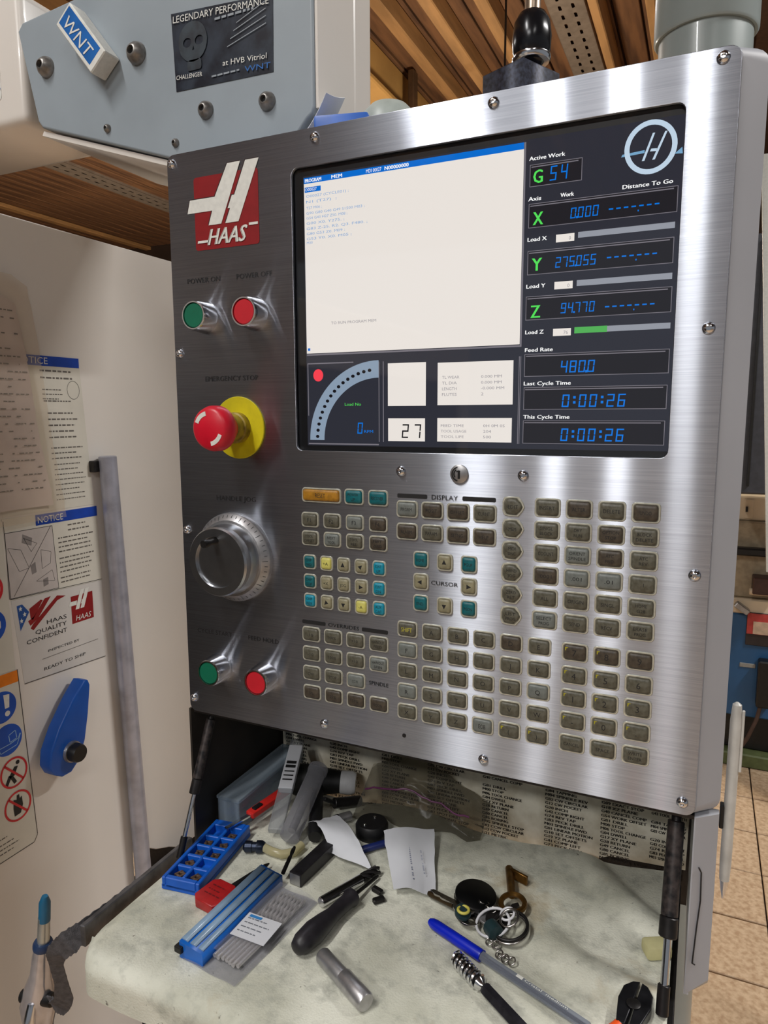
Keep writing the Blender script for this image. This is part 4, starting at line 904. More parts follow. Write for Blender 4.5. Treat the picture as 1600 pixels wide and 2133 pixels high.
def drill_mesh(L_, r, nflute=.62):
    b = B(); n = 12; rows_ = 64; rings = []
    for i in range(rows_ + 1):
        f_ = i / rows_; y = f_ * L_; tw = (f_ - (1 - nflute)) * L_ / (r * 11) * 2 * PI if f_ > 1 - nflute else 0
        ring = []
        for k in range(n):
            a = 2 * PI * k / n; rr = r
            if f_ > 1 - nflute: rr = r * (1 - .42 * max(0, math.cos(2 * a)) ** 1.0)
            if f_ > .97: rr *= max(.05, (1 - f_) / .03)
            ring.append(b.verts.new((math.cos(a + tw) * rr, y, math.sin(a + tw) * rr)))
        rings.append(ring)
    for a_, c_ in zip(rings, rings[1:]):
        for k in range(n): b.faces.new((a_[k], c_[k], c_[(k + 1) % n], a_[(k + 1) % n]))
    b.faces.new(rings[0]); b.faces.new(list(reversed(rings[-1])))
    me = bpy.data.meshes.new('twist_drill'); bmesh.ops.recalc_face_normals(b, faces=b.faces); b.to_mesh(me); b.free(); finish(me, mat('drill_steel', (226, 222, 220), .3, .7, .05, 100), 60); return me
dm = drill_mesh(.096, .0020)
c, s_ = math.cos(math.radians(-6)), math.sin(math.radians(-6))
for k in range(7):
    lx, ly = -.0015 + .00430 * k, -.048 + random.uniform(-.001, .001)
    o = bpy.data.objects.new('twist_drill', dm); COL.objects.link(o); o.location = P(133, -82, 4.6) + Vector((lx * c - ly * s_, lx * s_ + ly * c, 0)); o.rotation_euler = (0, 0, math.radians(-6))
    tag(o, 'bright steel twist drill lying in the clear wallet', 'drill bit', 'twist drills in the wallet')
# single black drill
dm2 = drill_mesh(.036, .0021); dm2.materials[0] = mat('black_oxide', (32, 30, 30), .4, .6, .2, 200)
o = bpy.data.objects.new('black_drill', dm2); COL.objects.link(o); o.location = P(124, -16, 9); o.rotation_euler = (.18, 0, math.radians(12)); tag(o, 'short black drill bit leaning on the blue slide lid', 'drill bit')
# square tool shank
t = thing('tool_holder', 'black square lathe tool shank lying beside the screwdriver tip', 'tool holder', P(143, 30), math.radians(-5))
b = B(); box(b, -.0072, .0072, -.047, .030, .0, .0135, .0008, 2); obj('shank', b, mat('black_oxide_shank', (44, 42, 46), .4, .4, .2, 100), t, local=True)
b = B(); box(b, -.0062, .0062, -.0476, -.0469, .001, .0125); obj('ground_end', b, M_dchrome, t, local=True)
b = B(); box(b, -.0078, .0078, .030, .046, .0, .0150, .002, 2); obj('head', b, M_dark, t, local=True)
# end mill
t = thing('end_mill', 'polished steel end mill with dark fluted end', 'end mill', P(178, -34, 5.2))
a = ang((178, -34), (206, 31)); t.rotation_euler = (0, 0, a)
b = B(); cyl(b, (0, 0, 0), (.052, 0, 0), .0050, 24, .16); obj('shank', b, M_chrome, t, 40, local=True)
b = B()
for k in range(4): tube(b, [(.052 + .022 * i / 12, .0034 * math.cos(i * .32 + k * PI / 2), .0034 * math.sin(i * .32 + k * PI / 2)) for i in range(13)], .0019, 6)
obj('flutes', b, M_dark, t, 40, local=True)
# screwdriver
t = thing('screwdriver', 'screwdriver with bulbous black handle and thin dark shaft', 'screwdriver', P(191, -100, 0)); a = ang((191, -100), (211, 25)); t.rotation_euler = (0, 0, a)
b = B(); lathe(b, (0, 0, .0105), (.086, 0, .0085), [(0, .003), (.02, .0068), (.10, .0096), (.28, .0108), (.45, .0092), (.60, .0072), (.80, .0072), (.90, .0074), (.93, .0088), (.97, .0086), (1, .0046)], 24); obj('handle', b, mat('dark_rubber', (38, 35, 40), .45, 0, .15, 120), t, 50, local=True)
b = B(); lathe(b, (.084, 0, .0085), (.128, 0, .0040), [(0, .0019), (.9, .0017), (1, .0010)], 12); obj('shaft', b, M_dark, t, 40, local=True)
# stepped steel pin
t = thing('steel_pin', 'short stepped steel pin near the front edge of the cloth', 'pin', P(213, -93, 8.2)); a = ang((213, -93), (270, -123)); t.rotation_euler = (0, 0, a)
b = B(); lathe(b, (0, 0, -.0008), (.033, 0, -.0008), [(0, .0058), (.06, .0070), (.94, .0070), (1, .0066)], 28); obj('thin_end', b, M_dchrome, t, 40, local=True)
b = B(); lathe(b, (.033, 0, 0), (.065, 0, 0), [(0, .0074), (.03, .0079), (.94, .0079), (1, .0068)], 28); obj('thick_end', b, mat('turned_steel', (190, 188, 190), .36, .85, .1, 150), t, 40, local=True)
# torn papers
def paper(name, label, pts, z0, hump, seed):
    pts = [Vector((x * .001, y * .001)) for x, y in pts]
    def f(u, v):
        a = pts[0].lerp(pts[1], u); b_ = pts[3].lerp(pts[2], u); p = a.lerp(b_, v); p += Vector((noise.noise(Vector((u * 7, v * 2, seed))), noise.noise(Vector((u * 2, v * 7, seed + 3))))) * .0025
        return Vector((p.x, p.y, ZC + z0 + hump(u, v)))
    return tag(obj(name, grid_sheet(f, 14, 14, .0003), M_paper, None, 70), label, 'paper')
paper('paper_scrap', 'torn curled white paper lying over the black square tool shank', [(104, 66), (128, 92), (203, 30), (150, 38)], .006, lambda u, v: .014 * math.sin(v * PI) * (1 - .3 * u) + .008 * (1 - v), 3)
p2 = paper('paper_scrap', 'folded white receipt with faint printing beside the keys', [(192, 82), (240, 112), (274, 24), (236, 10)], .004, lambda u, v: .003 + .010 * (1 - v) ** 2 + .003 * math.sin(u * 5), 8)
b = B()
for x0, y0, x1, y1 in ((215, 92, 249, 28), (240, 70, 256, 40)):
    for k in range(26):
        f0 = k / 26; f1 = f0 + .022
        if random.random() < .75: b.faces.new([b.verts.new(P(x0 + (x1 - x0) * q + o_, y0 + (y1 - y0) * q + o_ * .5, 6.3 + 10 * (1 - max(0, min(1, (100 - (y0 + (y1 - y0) * q)) / 85))) ** 2 + 3)) for q, o_ in ((f0, 0), (f1, 0), (f1, 1.2), (f0, 1.2))])
obj('receipt_print', b, mat('faint_print', (130, 136, 160), .6), p2)
# black puck
t = thing('rubber_puck', 'round black rubber puck with a small steel screw', 'puck', P(172, 94))
b = B(); lathe(b, (0, 0, 0), (0, 0, .016), [(0, .0175), (.15, .0185), (.8, .0185), (1, .0165)], 32); obj('puck_body', b, M_black, t, 40, local=True)
for q in ((-.004, -.0100), (.0, .008)):
    b = B(); cyl(b, (q[0], q[1], .0155), (q[0], q[1], .0172), .0018, 10); obj('screw', b, M_chrome, t, 40, local=True)
# navy pen
def pen_bar(name, label, a, b_, z, r, m, cat='pen', n=14):
    t = thing(name, label, cat, P(a[0], a[1], z)); t.rotation_euler = (0, 0, ang(a, b_)); L_ = math.hypot(b_[0] - a[0], b_[1] - a[1]) * .001
    return t, L_
t, L_ = pen_bar('navy_pen', 'dark blue pen tucked behind the folded receipt', (172, 52), (219, 107), 4.2, .004, None)
b = B(); lathe(b, (0, 0, 0), (L_ * .75, 0, 0), [(0, .0030), (.03, .0040), (1, .0040)], 16); obj('barrel', b, mat('navy_plastic', (22, 36, 96), .35), t, 40, local=True)
b = B(); lathe(b, (L_ * .75, 0, 0), (L_, 0, 0), [(0, .0040), (.7, .0036), (1, .0015)], 16); obj('cap', b, M_black, t, 40, local=True)
# boring bars
t = thing('boring_bar', 'slim dark boring bar lying against the puck', 'boring bar', P(96, 84))
b = B(); cyl(b, P(108, 98, 26), P(115, 112, 14.5), .0026, 12); obj('neck', b, M_black, t, 40)
b = B(); cyl(b, P(114, 110.5, 14.8), P(134, 140.5, 7), .0062, 18); obj('shank', b, M_dark, t, 40)
t = thing('steel_rod', 'bright steel rod in front of the slim boring bar', 'rod', P(128, 104))
b = B(); cyl(b, P(124, 92, 6), P(138, 109, 6), .0056, 18, .2); obj('rod_body', b, M_dchrome, t, 40)
b = B(); cyl(b, P(126, 94.4, 6), P(128, 96.9, 6), .0059, 18, .1); obj('rod_band', b, M_black, t, 40)
# mallet: black head with a white nylon face, handle reaching under the paper
t = thing('soft_mallet', 'black mallet head with white nylon face leaning at the back of the shelf', 'mallet', P(60, 148))
b = B(); lathe(b, P(44, 130, 20.5), P(102, 152, 18), [(0, .012), (.06, .0185), (.30, .0190), (.55, .0170), (.9, .0140), (1, .0130)], 24); obj('head', b, mat('mallet_black', (14, 14, 15), .55), t, 40)
b = B(); lathe(b, P(100, 151.2, 18.1), P(119, 158.5, 17), [(0, .0110), (.1, .0138), (.75, .0142), (1, .0120)], 24); obj('nylon_face', b, mat('white_nylon', (196, 196, 198), .45), t, 40)
b = B(); lathe(b, P(74, 142, 19), P(123, 50, 9.5), [(0, .0075), (.7, .0080), (.92, .0085), (1, .0070)], 18); obj('handle', b, M_black, t, 40)
# clear long box
t = thing('clear_box', 'long frosted clear plastic box at the left end of the shelf', 'plastic box', P(16, 106))
FR = clear_mat('frosted_box', (232, 238, 244), .20, .25, (176, 190, 202))
for nm, q in (('base', (-.014, .016, -.069, .069, 0, .0015)), ('side', (-.014, -.0125, -.069, .069, .0015, .034)), ('side', (.0145, .016, -.069, .069, .0015, .034)), ('end', (-.0125, .0145, -.069, -.0675, .0015, .034)), ('end', (-.0125, .0145, .0675, .069, .0015, .034)), ('lid', (-.015, .017, -.070, .070, .034, .038))):
    b = B(); box(b, *q, .0006, 1); obj(nm, b, FR, t, local=True)
# flat clear sleeve with a marked label and a round clear tube
def rod_box(b, a, c_, w, h):
    u, v, d = frame_of(c_ - a); Mx = Matrix((u, v, d)).transposed().to_4x4(); Mx.translation = a
    box(b, -w / 2, w / 2, -h / 2, h / 2, 0, (c_ - a).length, min(w, h) * .2, 2, Mx); return Mx
t = thing('flat_sleeve', 'flat clear plastic tool sleeve with a white marked label', 'plastic sleeve', P(76, 44))
b = B(); rod_box(b, P(78, 40, 10), P(40, 152, 59), .017, .008); obj('sleeve', b, clear_mat('sleeve_tube', (232, 234, 236), .22, .2, (178, 180, 184)), t)
b = B(); Mx = rod_box(b, P(62, 87, 30.6), P(42.5, 144.8, 55.8), .0175, .0085); lb = obj('label', b, M_paper, t)
b = B()
for k in range(5): box(b, -.006, .006, -.0050, -.0046, .012 + .006 * k, .0135 + .006 * k + (.0025 if k > 2 else 0), 0, 1, Mx); box(b, -.006, .006, .0046, .0050, .012 + .006 * k, .0135 + .006 * k + (.0025 if k > 2 else 0), 0, 1, Mx)
obj('label_marks', b, M_print, lb)
t = thing('clear_tube', 'round clear plastic tool tube leaning on the mallet', 'plastic tube', P(100, 34))
b = B(); lathe(b, P(100, 33, 12), P(85, 126, 45), [(0, .0085), (.02, .0112), (.93, .0112), (.94, .0122), (1, .0122)], 24); obj('tube_wall', b, clear_mat('clear_tube_wall', (230, 230, 234), .22, .2, (170, 170, 176)), t, 40)
b = B(); lathe(b, P(98.5, 42, 15.2), P(90, 96, 34), [(0, .0045), (1, .0045)], 14); obj('tool_inside', b, M_dchrome, t, 40)
# red handled knife lying across
t = thing('red_knife', 'red handled scriber lying between the blue insert box and the clear tubes', 'knife', P(30, 30, 14))
b = B(); rod_box(b, P(41, 44, 18.5), P(54, 106, 22), .012, .007); hd = obj('handle', b, mat('red_plastic', (206, 40, 34), .4), t)
b = B(); rod_box(b, P(42.3, 50, 22.4), P(44.8, 62, 23), .006, .004); obj('slot', b, M_black, hd)
b = B(); rod_box(b, P(30, 14, 16.0), P(41.5, 46, 18.6), .005, .0025); obj('blade', b, M_chrome, t)
# hose with fitting
t = thing('clear_hose', 'short yellowed clear hose with a dark metal fitting', 'hose', P(62, 14))
b = B(); tube(b, [P(78, 16, 6), P(90, 14, 5.6), P(103, 14, 5.4), P(113, 23, 5.4), P(114, 37, 5.4)], .0045, 12); obj('hose', b, clear_mat('yellowed_tube', (226, 220, 188), .5, .2, (206, 198, 160)), t, 50)
b = B(); lathe(b, P(58, 8, 6), P(80, 17, 6), [(0, .0035), (.1, .0062), (.4, .0062), (.42, .0050), (.6, .0050), (.62, .0068), (.85, .0068), (1, .0048)], 16); obj('fitting', b, mat('dark_blue_steel', (58, 66, 84), .3, .8, .2, 100), t, 40)
# zip bag slumped against the back wall
t = thing('zip_bag', 'crumpled grey see-through zip bag with purple seal against the code list', 'plastic bag', P(205, 125))
def bag(side):
    def f(u, v):
        x = .138 + .150 * u; w = math.sin(PI * u) ** .5 * math.sin(PI * min(1, v * 1.05)) ** .5
        y = .112 + .058 * v + .018 * u * (1 - v); zt_ = ZC + .003 + (.046 + .018 * math.sin(u * 4)) * v * (1 - .45 * abs(u - .35))
        q = noise.noise(Vector((u * 6, v * 6, 4))) * .006 + noise.noise(Vector((u * 14, v * 12, 7))) * .002
        return Vector((x, y - side * .010 * w + q, zt_ + side * .006 * w + q * .6))
    return f
BM = clear_mat('grey_zip_film', (216, 214, 208), .07, .16, (150, 148, 140))
for sd, n in ((1, 'front_film'), (-1, 'back_film')): obj(n, grid_sheet(bag(sd), 22, 14), BM, t, 60)
fb = bag(1.12); b = B(); tube(b, [fb(i / 24 * .86 + .03, .50 - .06 * i / 24) for i in range(25)], .0011, 6); obj('purple_seal', b, mat('purple_strip', (124, 60, 108), .4), t, 50)
# dark chips near the puck
for q, r in (((163, 68), 5), ((219, 8), 6), ((226, -4), 4)):
    b = B(); box(b, -.006, .006, -.003, .003, 0, .005, .001, 1, Matrix.Rotation(r, 4, 'Z')); tag(obj('metal_chip', b, M_dark, None, loc=P(*q)), 'small dark metal offcut lying on the cloth among the tools', 'offcut', 'dark offcuts on the cloth')
# bunch of keys
t = thing('key_bunch', 'bunch of keys with brass lever key, black round fob and steel split rings', 'keys', P(335, 20))
M_br = mat('old_brass', (128, 92, 42), .4, .8, .25, 120); M_ni = mat('nickel', (188, 184, 180), .25, 1, .15, 150)
b = B(); tube(b, [P(331, 90, 6), P(345, 46, 10)], .0040, 12); box(b, 0, .020, -.0016, .0016, -.007, .003, .0006, 1, Matrix.Translation(P(334, 85, 8)) @ Matrix.Rotation(-.35, 4, 'Z')); tube(b, [P(349 + 11 * math.cos(q), 34 + 13 * math.sin(q), 11) for q in [2 * PI * i / 20 for i in range(20)]], .0026, 8, True); obj('brass_key', b, M_br, t, 40)
b = B(); lathe(b, P(313, 31, 7), P(313.6, 30.6, 13), [(0, .0185), (.2, .0200), (.8, .0200), (1, .0185)], 32); obj('round_fob', b, mat('glossy_black', (10, 10, 11), .3), t, 40)
def ring(c_, r, w, m, tilt=0, n='split_ring'):
    b = B(); tube(b, [P(c_[0] + r * math.cos(q), c_[1] + r * math.sin(q), c_[2] + tilt * r * math.sin(q + .6)) for q in [2 * PI * i / 28 for i in range(28)]], w, 8, True); return obj(n, b, m, t, 50)
ring((354, 4, 8), 16, .0016, M_ni, .25); ring((354, 4, 11), 15.6, .0015, M_dark, .25); ring((338, 4, 9), 15, .0013, mat('white_ring', (222, 222, 226), .3), .3, 'white_ring'); ring((352, 8, 15), 8, .0012, M_ni, .5); ring((349, 14, 14), 6, .0012, mat('white_ring', (222, 222, 226)), .4, 'white_ring')
def flat_key(n, x, y, z, rz, m, L_=.030, r=.011):
    b = flat([ellipse(0, 0, r, n=22) [2:-2] + [(r * .9, -.003), (r + L_, -.003), (r + L_ + .002, 0), (r + L_ * .8, .0028), (r + L_ * .6, .0022), (r + L_ * .5, .0034), (r * .9, .0034)], ellipse(-r * .45, 0, r * .25, n=10)], .0022, Matrix(), (0, 0, .001), .0003)
    bmesh.ops.transform(b, matrix=Matrix.Translation(P(x, y, z)) @ Matrix.Rotation(rz, 4, 'Z') @ Matrix.Rotation(.12, 4, 'X'), verts=b.verts); obj(n, b, m, t)
flat_key('steel_key', 308, 12, 9, 2.9, M_ni, .026); flat_key('steel_key', 315, 4, 6, 2.3, M_ni, .022); flat_key('steel_key', 340, 12, 6, 1.2, M_dark, .02); flat_key('steel_key', 332, 14, 5, 1.8, M_dchrome, .02)
b = B(); lathe(b, P(268, 22, 5), P(297, 13, 7), [(0, .0022), (.1, .0030), (1, .0030)], 10); obj('key_shaft', b, mat('dark_brass', (78, 62, 40), .4, .7, .3, 120), t, 40)
b = B(); lathe(b, P(309, 2, 10), P(311, 0, 14.5), [(0, .0072), (.7, .0078), (1, .0066)], 20); tg = obj('key_tag', b, mat('dark_green_plastic', (30, 52, 56), .4), t, 40)
ring((311, 0, 16), 5, .0014, mat('yellow_ring', (206, 196, 90), .4), 0, 'yellow_ring')
for k in range(9):
    x, y = 340 + 3.0 * k, -14 - 2.2 * k + 3 * math.sin(k)
    ring((x, y, 4 + 1.5 * (k % 2)), 3.0, .0007, M_ni, .6 * (-1) ** k, 'chain_link')
for k in range(7): ring((318 + 4 * k, 22 + 2.0 * math.sin(k * 1.4), 9 + 1.5 * (k % 2)), 2.8, .0008, M_ni, .6 * (-1) ** k, 'chain_link')
b = B(); lathe(b, P(336, 0, 8.6), P(346, -10, 8.6), [(0, .004), (.1, .0075), (.9, .0075), (1, .004)], 12); obj('green_charm', b, MATS['dark_green_plastic'], t, 40)
# ball pen with blue cap
t = thing('ball_pen', 'clear hexagonal ball pen with bright blue cap', 'pen', P(283, -14, 5.2)); t.rotation_euler = (0, 0, ang((283, -14), (430, -69)))
b = B(); lathe(b, (0, 0, 0), (.060, 0, 0), [(0, .0028), (.06, .0044), (.15, .0050), (.97, .0053), (1, .0050)], 20); cp = obj('cap', b, mat('cap_blue', (6, 34, 190), .32), t, 40, local=True)
b = B(); box(b, .018, .060, .0046, .0062, -.0015, .0015, .0005, 1); obj('clip', b, MATS['cap_blue'], cp, local=True)
b = B(); lathe(b, (.058, 0, 0), (.162, 0, 0), [(0, .0042), (1, .0042)], 6); obj('barrel', b, clear_mat('pen_barrel', (216, 220, 228), .34, .1, (150, 156, 168)), t, local=True)
b = B(); cyl(b, (.058, 0, 0), (.160, 0, 0), .0016, 10); obj('ink_tube', b, mat('ink_blue', (26, 30, 62), .3), t, 40, local=True)
b = B(); Tm = Matrix.Rotation(.9, 4, 'X'); text(b, 'Cristal  medium', .104, -.0012, .0024, Matrix(), (0, 0, .0043), w=.040); rect2(b, .096, -.0016, .102, .0016, Matrix(), (0, 0, .0043)); obj('barrel_print', b, M_white, t, local=True)
# spiral tap
t = thing('spiral_tap', 'steel spiral tap with square dark shank', 'tap', P(319, -47, 6.6)); t.rotation_euler = (0, 0, ang((319, -47), (385, -91)))
b = B(); cyl(b, (0, 0, 0), (.034, 0, 0), .0046, 16); tc_ = obj('core', b, M_dark, t, 40, local=True)
b = B(); tube(b, [(.001 + .031 * i / 112, .0056 * math.cos(i * .4), .0056 * math.sin(i * .4)) for i in range(113)], .0015, 7); obj('thread', b, M_chrome, tc_, 40, local=True)
b = B(); lathe(b, (.033, 0, 0), (.040, 0, 0), [(0, .0060), (.3, .0048), (.7, .0028), (1, .0028)], 18); obj('neck', b, M_chrome, t, 40, local=True)
b = B(); lathe(b, (.039, 0, 0), (.110, 0, -.001), [(0, .0044), (.03, .0054), (1, .0056)], 6); obj('shank', b, mat('dark_shank', (76, 74, 82), .35, .8, .2, 100), t, local=True)
# cutters with orange grips
t = thing('side_cutters', 'black side cutters with orange grips at the strut end of the cloth', 'pliers', P(466, -28, 0)); t.rotation_euler = (0, 0, math.radians(-98))
for sg in (1, -1):
    b = flat([[(-.014, sg * .0008), (-.012, sg * .006), (-.004, sg * .0115), (.010, sg * .0125), (.024, sg * .010), (.034, sg * .008), (.034, sg * .0015), (.006, sg * .0008)][::sg]], .009, Matrix(), (0, 0, .0105), .001); obj('jaw', b, mat('cutter_black', (38, 38, 42), .35, .5, .2, 100), t, local=True)
    b = B(); tube(b, [(.030, sg * .0050, .006), (.045, sg * .010, .006), (.070, sg * .016, .006), (.100, sg * .014, .006)], .0052, 12, radii=[.0042, .0054, .0056, .005]); g = obj('grip', b, mat('orange_grip', (232, 84, 26), .45), t, 50, local=True)
b = B(); cyl(b, (.012, 0, .0106), (.012, 0, .0120), .0055, 18); obj('pivot', b, M_dark, t, 40, local=True)
# foam scrap by the strut
b = B(); box(b, -.010, .012, -.008, .008, 0, .012, .003, 2, Matrix.Rotation(.5, 4, 'Z')); tag(obj('foam_scrap', b, mat('yellow_foam', (206, 200, 150), .8), None, 40, loc=P(476, 35, .5)), 'scrap of pale yellow foam beside the thick strut', 'foam')

# ------------------------------------------------------------------ pen on the pendant edge
t = thing('white_pen', 'slim white pen standing against the painted edge of the pendant', 'pen', (.526, .03, -.08))
b = B(); lathe(b, (.5262, .031, .088), (.5255, .031, -.066), [(0, .0012), (.012, .0034), (.1, .0044), (.9, .0044), (1, .0038)], 16); obj('barrel', b, mat('ivory_plastic', (206, 204, 198), .35), t, 40)
b = B(); lathe(b, (.5255, .031, -.066), (.5252, .031, -.083), [(0, .0036), (.5, .0024), (1, .0006)], 14); obj('tip', b, M_chrome, t, 40)
b = B(); box(b, .5300, .5322, .0295, .0325, .03, .082, .0006, 1); obj('clip', b, MATS['ivory_plastic'], t)
b = B(); box(b, .5188, .5218, .027, .035, -.02, .0, .0006, 1); obj('magnet_holder', b, M_black, t)

# ------------------------------------------------------------------ air gun and strap at the door
t = thing('air_gun', 'chromed air blow gun with blue nozzle tip hanging in front of the enclosure door', 'air gun', (-.106, -.12, -.36))
def G(x, z, y=-.12): return Vector((x, y, z))
b = B(); lathe(b, G(-.1025, -.222), G(-.0952, -.169), [(0, .0062), (.55, .0058), (.56, .0050), (.9, .0046), (1, .0028)], 18); nz_ = obj('nozzle', b, mat('nozzle_silver', (190, 196, 196), .3, .8), t, 40)
b = B(); lathe(b, G(-.0985, -.197), G(-.0950, -.1685), [(0, .0058), (.75, .0056), (1, .0030)], 18); obj('nozzle_tip', b, mat('teal_blue_tip', (28, 104, 142), .45), nz_, 40)
b = B(); lathe(b, G(-.1038, -.229), G(-.1025, -.2215), [(0, .0098), (.6, .0100), (1, .0085)], 20); obj('nozzle_ring', b, mat('dark_blue_ring', (34, 56, 92), .4), nz_, 40)
b = B(); tube(b, [G(-.1037, -.228), G(-.106, -.240), G(-.1095, -.262), G(-.113, -.280), G(-.1165, -.298), G(-.120, -.325), G(-.124, -.37)], .01, 20, radii=[.0088, .0098, .0112, .0160, .0185, .0150, .0135]); obj('gun_body', b, mat('gun_chrome', (200, 198, 204), .22, .75, .12, 60), t, 50)
b = B(); tube(b, [G(-.109, -.285, -.134), G(-.106, -.305, -.143), G(-.111, -.335, -.146), G(-.118, -.375, -.146)], .005, 12, radii=[.004, .0062, .0066, .0055]); obj('trigger', b, M_chrome, t, 50)
b = B(); cyl(b, G(-.130, -.288, -.128), G(-.092, -.284, -.122), .0070, 16); obj('valve_stem', b, M_dark, t, 40)
b = B(); tube(b, [G(-.124, -.37), G(-.13, -.45), G(-.16, -.6, -.1), G(-.22, -.8, -.05), G(-.25, -1.19, 0)], .006, 10); obj('air_hose', b, M_black, t, 50)
t = thing('webbing_strap', 'grey webbing strap running from the shelf rim to the air gun', 'strap', (-.02, -.15, -.17))
pts = [((-.0165, -.070, -.1635), .005), ((-.0165, -.110, -.1635), .006), ((-.018, -.140, -.166), .009), ((-.024, -.155, -.172), .012), ((-.036, -.158, -.184), .010), ((-.045, -.152, -.205), .006), ((-.049, -.145, -.230), .006), ((-.056, -.138, -.258), .009), ((-.072, -.132, -.276), .011), ((-.088, -.128, -.283), .010)]
def stf(u, v):
    q = u * (len(pts) - 1); i = min(int(q), len(pts) - 2); r = q - i
    a, wa = pts[i]; c_, wc = pts[i + 1]; p = Vector(a).lerp(Vector(c_), r); w = wa + (wc - wa) * r
    d = (Vector(c_) - Vector(a)).normalized(); sd = d.cross(Vector((.6, -.8, .15))).normalized()
    return p + sd * w * (2 * v - 1) + Vector((0, 0, .0008 * math.sin(u * 160)))
obj('strap_band', grid_sheet(stf, 70, 6, .0014), mat('grey_webbing', (86, 84, 88), .7, 0, .2, 200, bump=.4, bscale=900), t, 60)
b = B(); cyl(b, (-.0162, -.072, -.163), (-.0190, -.072, -.163), .0038, 12); obj('rivet', b, M_chrome, t, 40)

# ------------------------------------------------------------------ behind the pendant
t = thing('machine_post', 'dark square post with black egg-shaped knob rising behind the pendant', 'post', (.224, .55, FLOOR))
PB = [(.224, .500), (.262, .572), (.192, .606), (.155, .532)]
b = flat([PB], .823 - FLOOR, Matrix(), (0, 0, .823), .002); obj('post_body', b, mat('flecked_dark_metal', (62, 66, 82), .5, .4, .4, 160, col2=(34, 34, 42)), t)
b = B(); lathe(b, (.224, .55, .826), (.224, .55, .905), [(0, .010), (.12, .019), (.30, .0275), (.55, .0290), (.8, .0265), (.95, .020), (1, .013)], 28); obj('egg_knob', b, mat('knob_black', (30, 30, 34), .22, .3), t, 60)
b = B(); lathe(b, (.224, .55, .835), (.224, .55, .843), [(0, .0262), (.5, .0285), (1, .0282)], 28); obj('chrome_band', b, M_chrome, t, 40)
b = B(); cyl(b, (.224, .55, .903), (.226, .55, 1.15), .0115, 18); obj('rod', b, mat('warm_rod', (190, 170, 150), .3, .8), t, 40)
t = thing('grey_duct', 'thick grey round duct with a collar rising behind the pendant corner', 'duct', (.447, 1.09, FLOOR))
b = B(); lathe(b, (.447, 1.09, FLOOR), (.447, 1.09, 1.085), [(0, .088), (1, .088)], 48); M_duct = mat('duct_grey', (150, 160, 160), .32, 0, .04, 10, coat=.3); obj('duct_pipe', b, M_duct, t, 40)
b = B(); lathe(b, (.447, 1.09, 1.060), (.447, 1.09, CEIL - .006), [(0, .0885), (.0, .094), (.003, .0975), (1, .0975)], 48, cap=False); obj('duct_collar', b, M_duct, t, 40)
t = thing('white_board', 'white leaning board edge standing beside the dark cabinet', 'board', (.72, 1.2, FLOOR))
b = flat([[(.567, .86), (.95, .86), (1.02, -.04), (.633, -.04)]], .012, FRONT, (0, 1.2, 0)); obj('board', b, M_white, t)
b = B(); box(b, .78, .82, 1.215, 1.24, FLOOR, .6); obj('stand', b, M_dark, t)
t = thing('dark_cabinet', 'tall dark grey cabinet standing on the lathe bench behind the white board', 'cabinet', (.9, 2.3, FLOOR))
b = B(); box(b, .600, 1.05, 2.22, 2.5, .03, .92, .006, 1); obj('cabinet_body', b, mat('charcoal_paint', (64, 66, 74), .5), t)
b = B(); box(b, .632, .640, 2.212, 2.222, .06, .90); obj('door_gap', b, M_black, t)
for xx in (.90, 1.0):
    b = B(); box(b, xx, xx + .04, 2.3, 2.34, FLOOR, .03); obj('leg', b, M_dark, t)
t = thing('lathe', 'cream and blue lathe with red label standing on the tiled floor', 'lathe', (1.0, 2.85, FLOOR))
M_lb = mat('lathe_blue', (42, 92, 140), .45, 0, .06, 6); M_lc = mat('lathe_cream', (226, 208, 180), .45, 0, .05, 6)
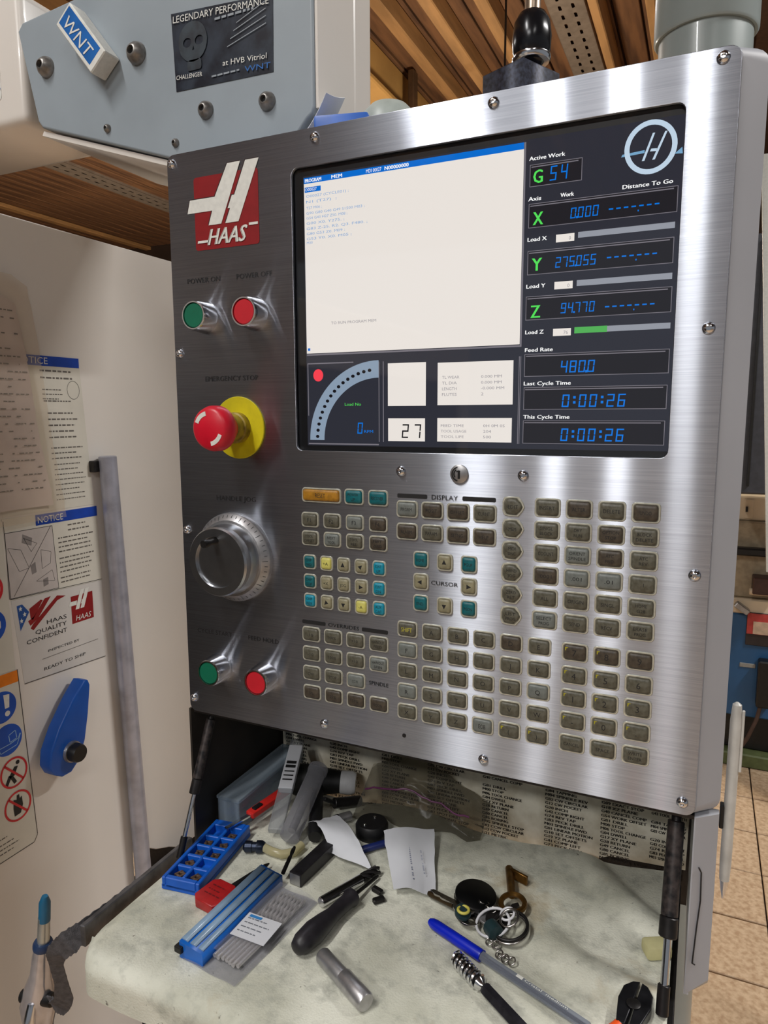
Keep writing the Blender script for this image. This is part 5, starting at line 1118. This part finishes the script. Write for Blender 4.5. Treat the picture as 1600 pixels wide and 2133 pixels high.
for nm, q, m in (('head_cover', (.50, 1.5, 2.70, 3.1, -.130, -.028), M_lc), ('head_body', (.50, 1.5, 2.68, 3.1, -.455, -.131), mat('lathe_beige', (170, 154, 128), .5)), ('bed_rail', (.45, 1.5, 2.63, 2.68, -.268, -.236), M_black), ('lower_body', (.50, 1.5, 2.66, 3.1, -.52, -.456), M_lc), ('base', (.48, 1.5, 2.66, 3.1, -.97, -.521), M_lb), ('plinth', (.50, 1.5, 2.72, 3.1, FLOOR + .06, -.971), M_black), ('drip_tray', (.50, 1.5, 2.66, 3.1, FLOOR, FLOOR + .06), mat('green_tray', (92, 102, 62), .6))):
    b = B(); box(b, *q, .006, 1); obj(nm, b, m, t)
b = B(); box(b, .655, .690, 2.695, 2.701, -.12, -.04, .002, 1); pc = obj('cover_door', b, M_lc, t)
b = B(); box(b, .660, .668, 2.688, 2.696, -.092, -.070); obj('door_catch', b, M_dark, pc)
b = B(); box(b, .690, .800, 2.652, 2.661, -.650, -.510, .002, 1); lb = obj('label_plate', b, mat('plate_dark', (52, 44, 44), .5), t)
b = B(); box(b, .692, .800, 2.648, 2.653, -.600, -.512); obj('red_label', b, mat('label_red', (196, 70, 66), .5), lb)
b = B(); box(b, .715, .800, 2.645, 2.649, -.598, -.545); obj('label_text_field', b, mat('label_pale', (214, 186, 160), .6), lb)
b = B(); box(b, .675, .735, 2.655, 2.662, -.750, -.732, .002, 1); obj('handle_slot', b, mat('slot_grey', (160, 160, 156), .4), t)
b = B(); box(b, .700, .80, 2.60, 2.69, -.420, -.350, .004, 1); obj('tool_post', b, mat('brown_tool_post', (78, 52, 46), .5), t)
b = B(); cyl(b, (.690, 2.62, -.412), (.80, 2.62, -.412), .014, 14); obj('handle_bar', b, M_lc, t, 40)
b = B(); box(b, -.03, .03, -.02, .02, -.012, .012, .003, 1, Matrix.Translation((.668, 2.63, -.488)) @ Matrix.Rotation(.6, 4, 'Y')); obj('lever', b, M_dchrome, t)
b = B(); box(b, .742, .80, 2.60, 2.66, -.90, -.700, .006, 1); obj('switch_box', b, M_black, t)
b = B(); tube(b, [(.765, 2.63, -.88), (.75, 2.62, -.96), (.72, 2.62, -1.05), (.69, 2.64, -1.12)], .008, 10); obj('cable', b, mat('brown_cable', (86, 66, 58), .6), t, 50)
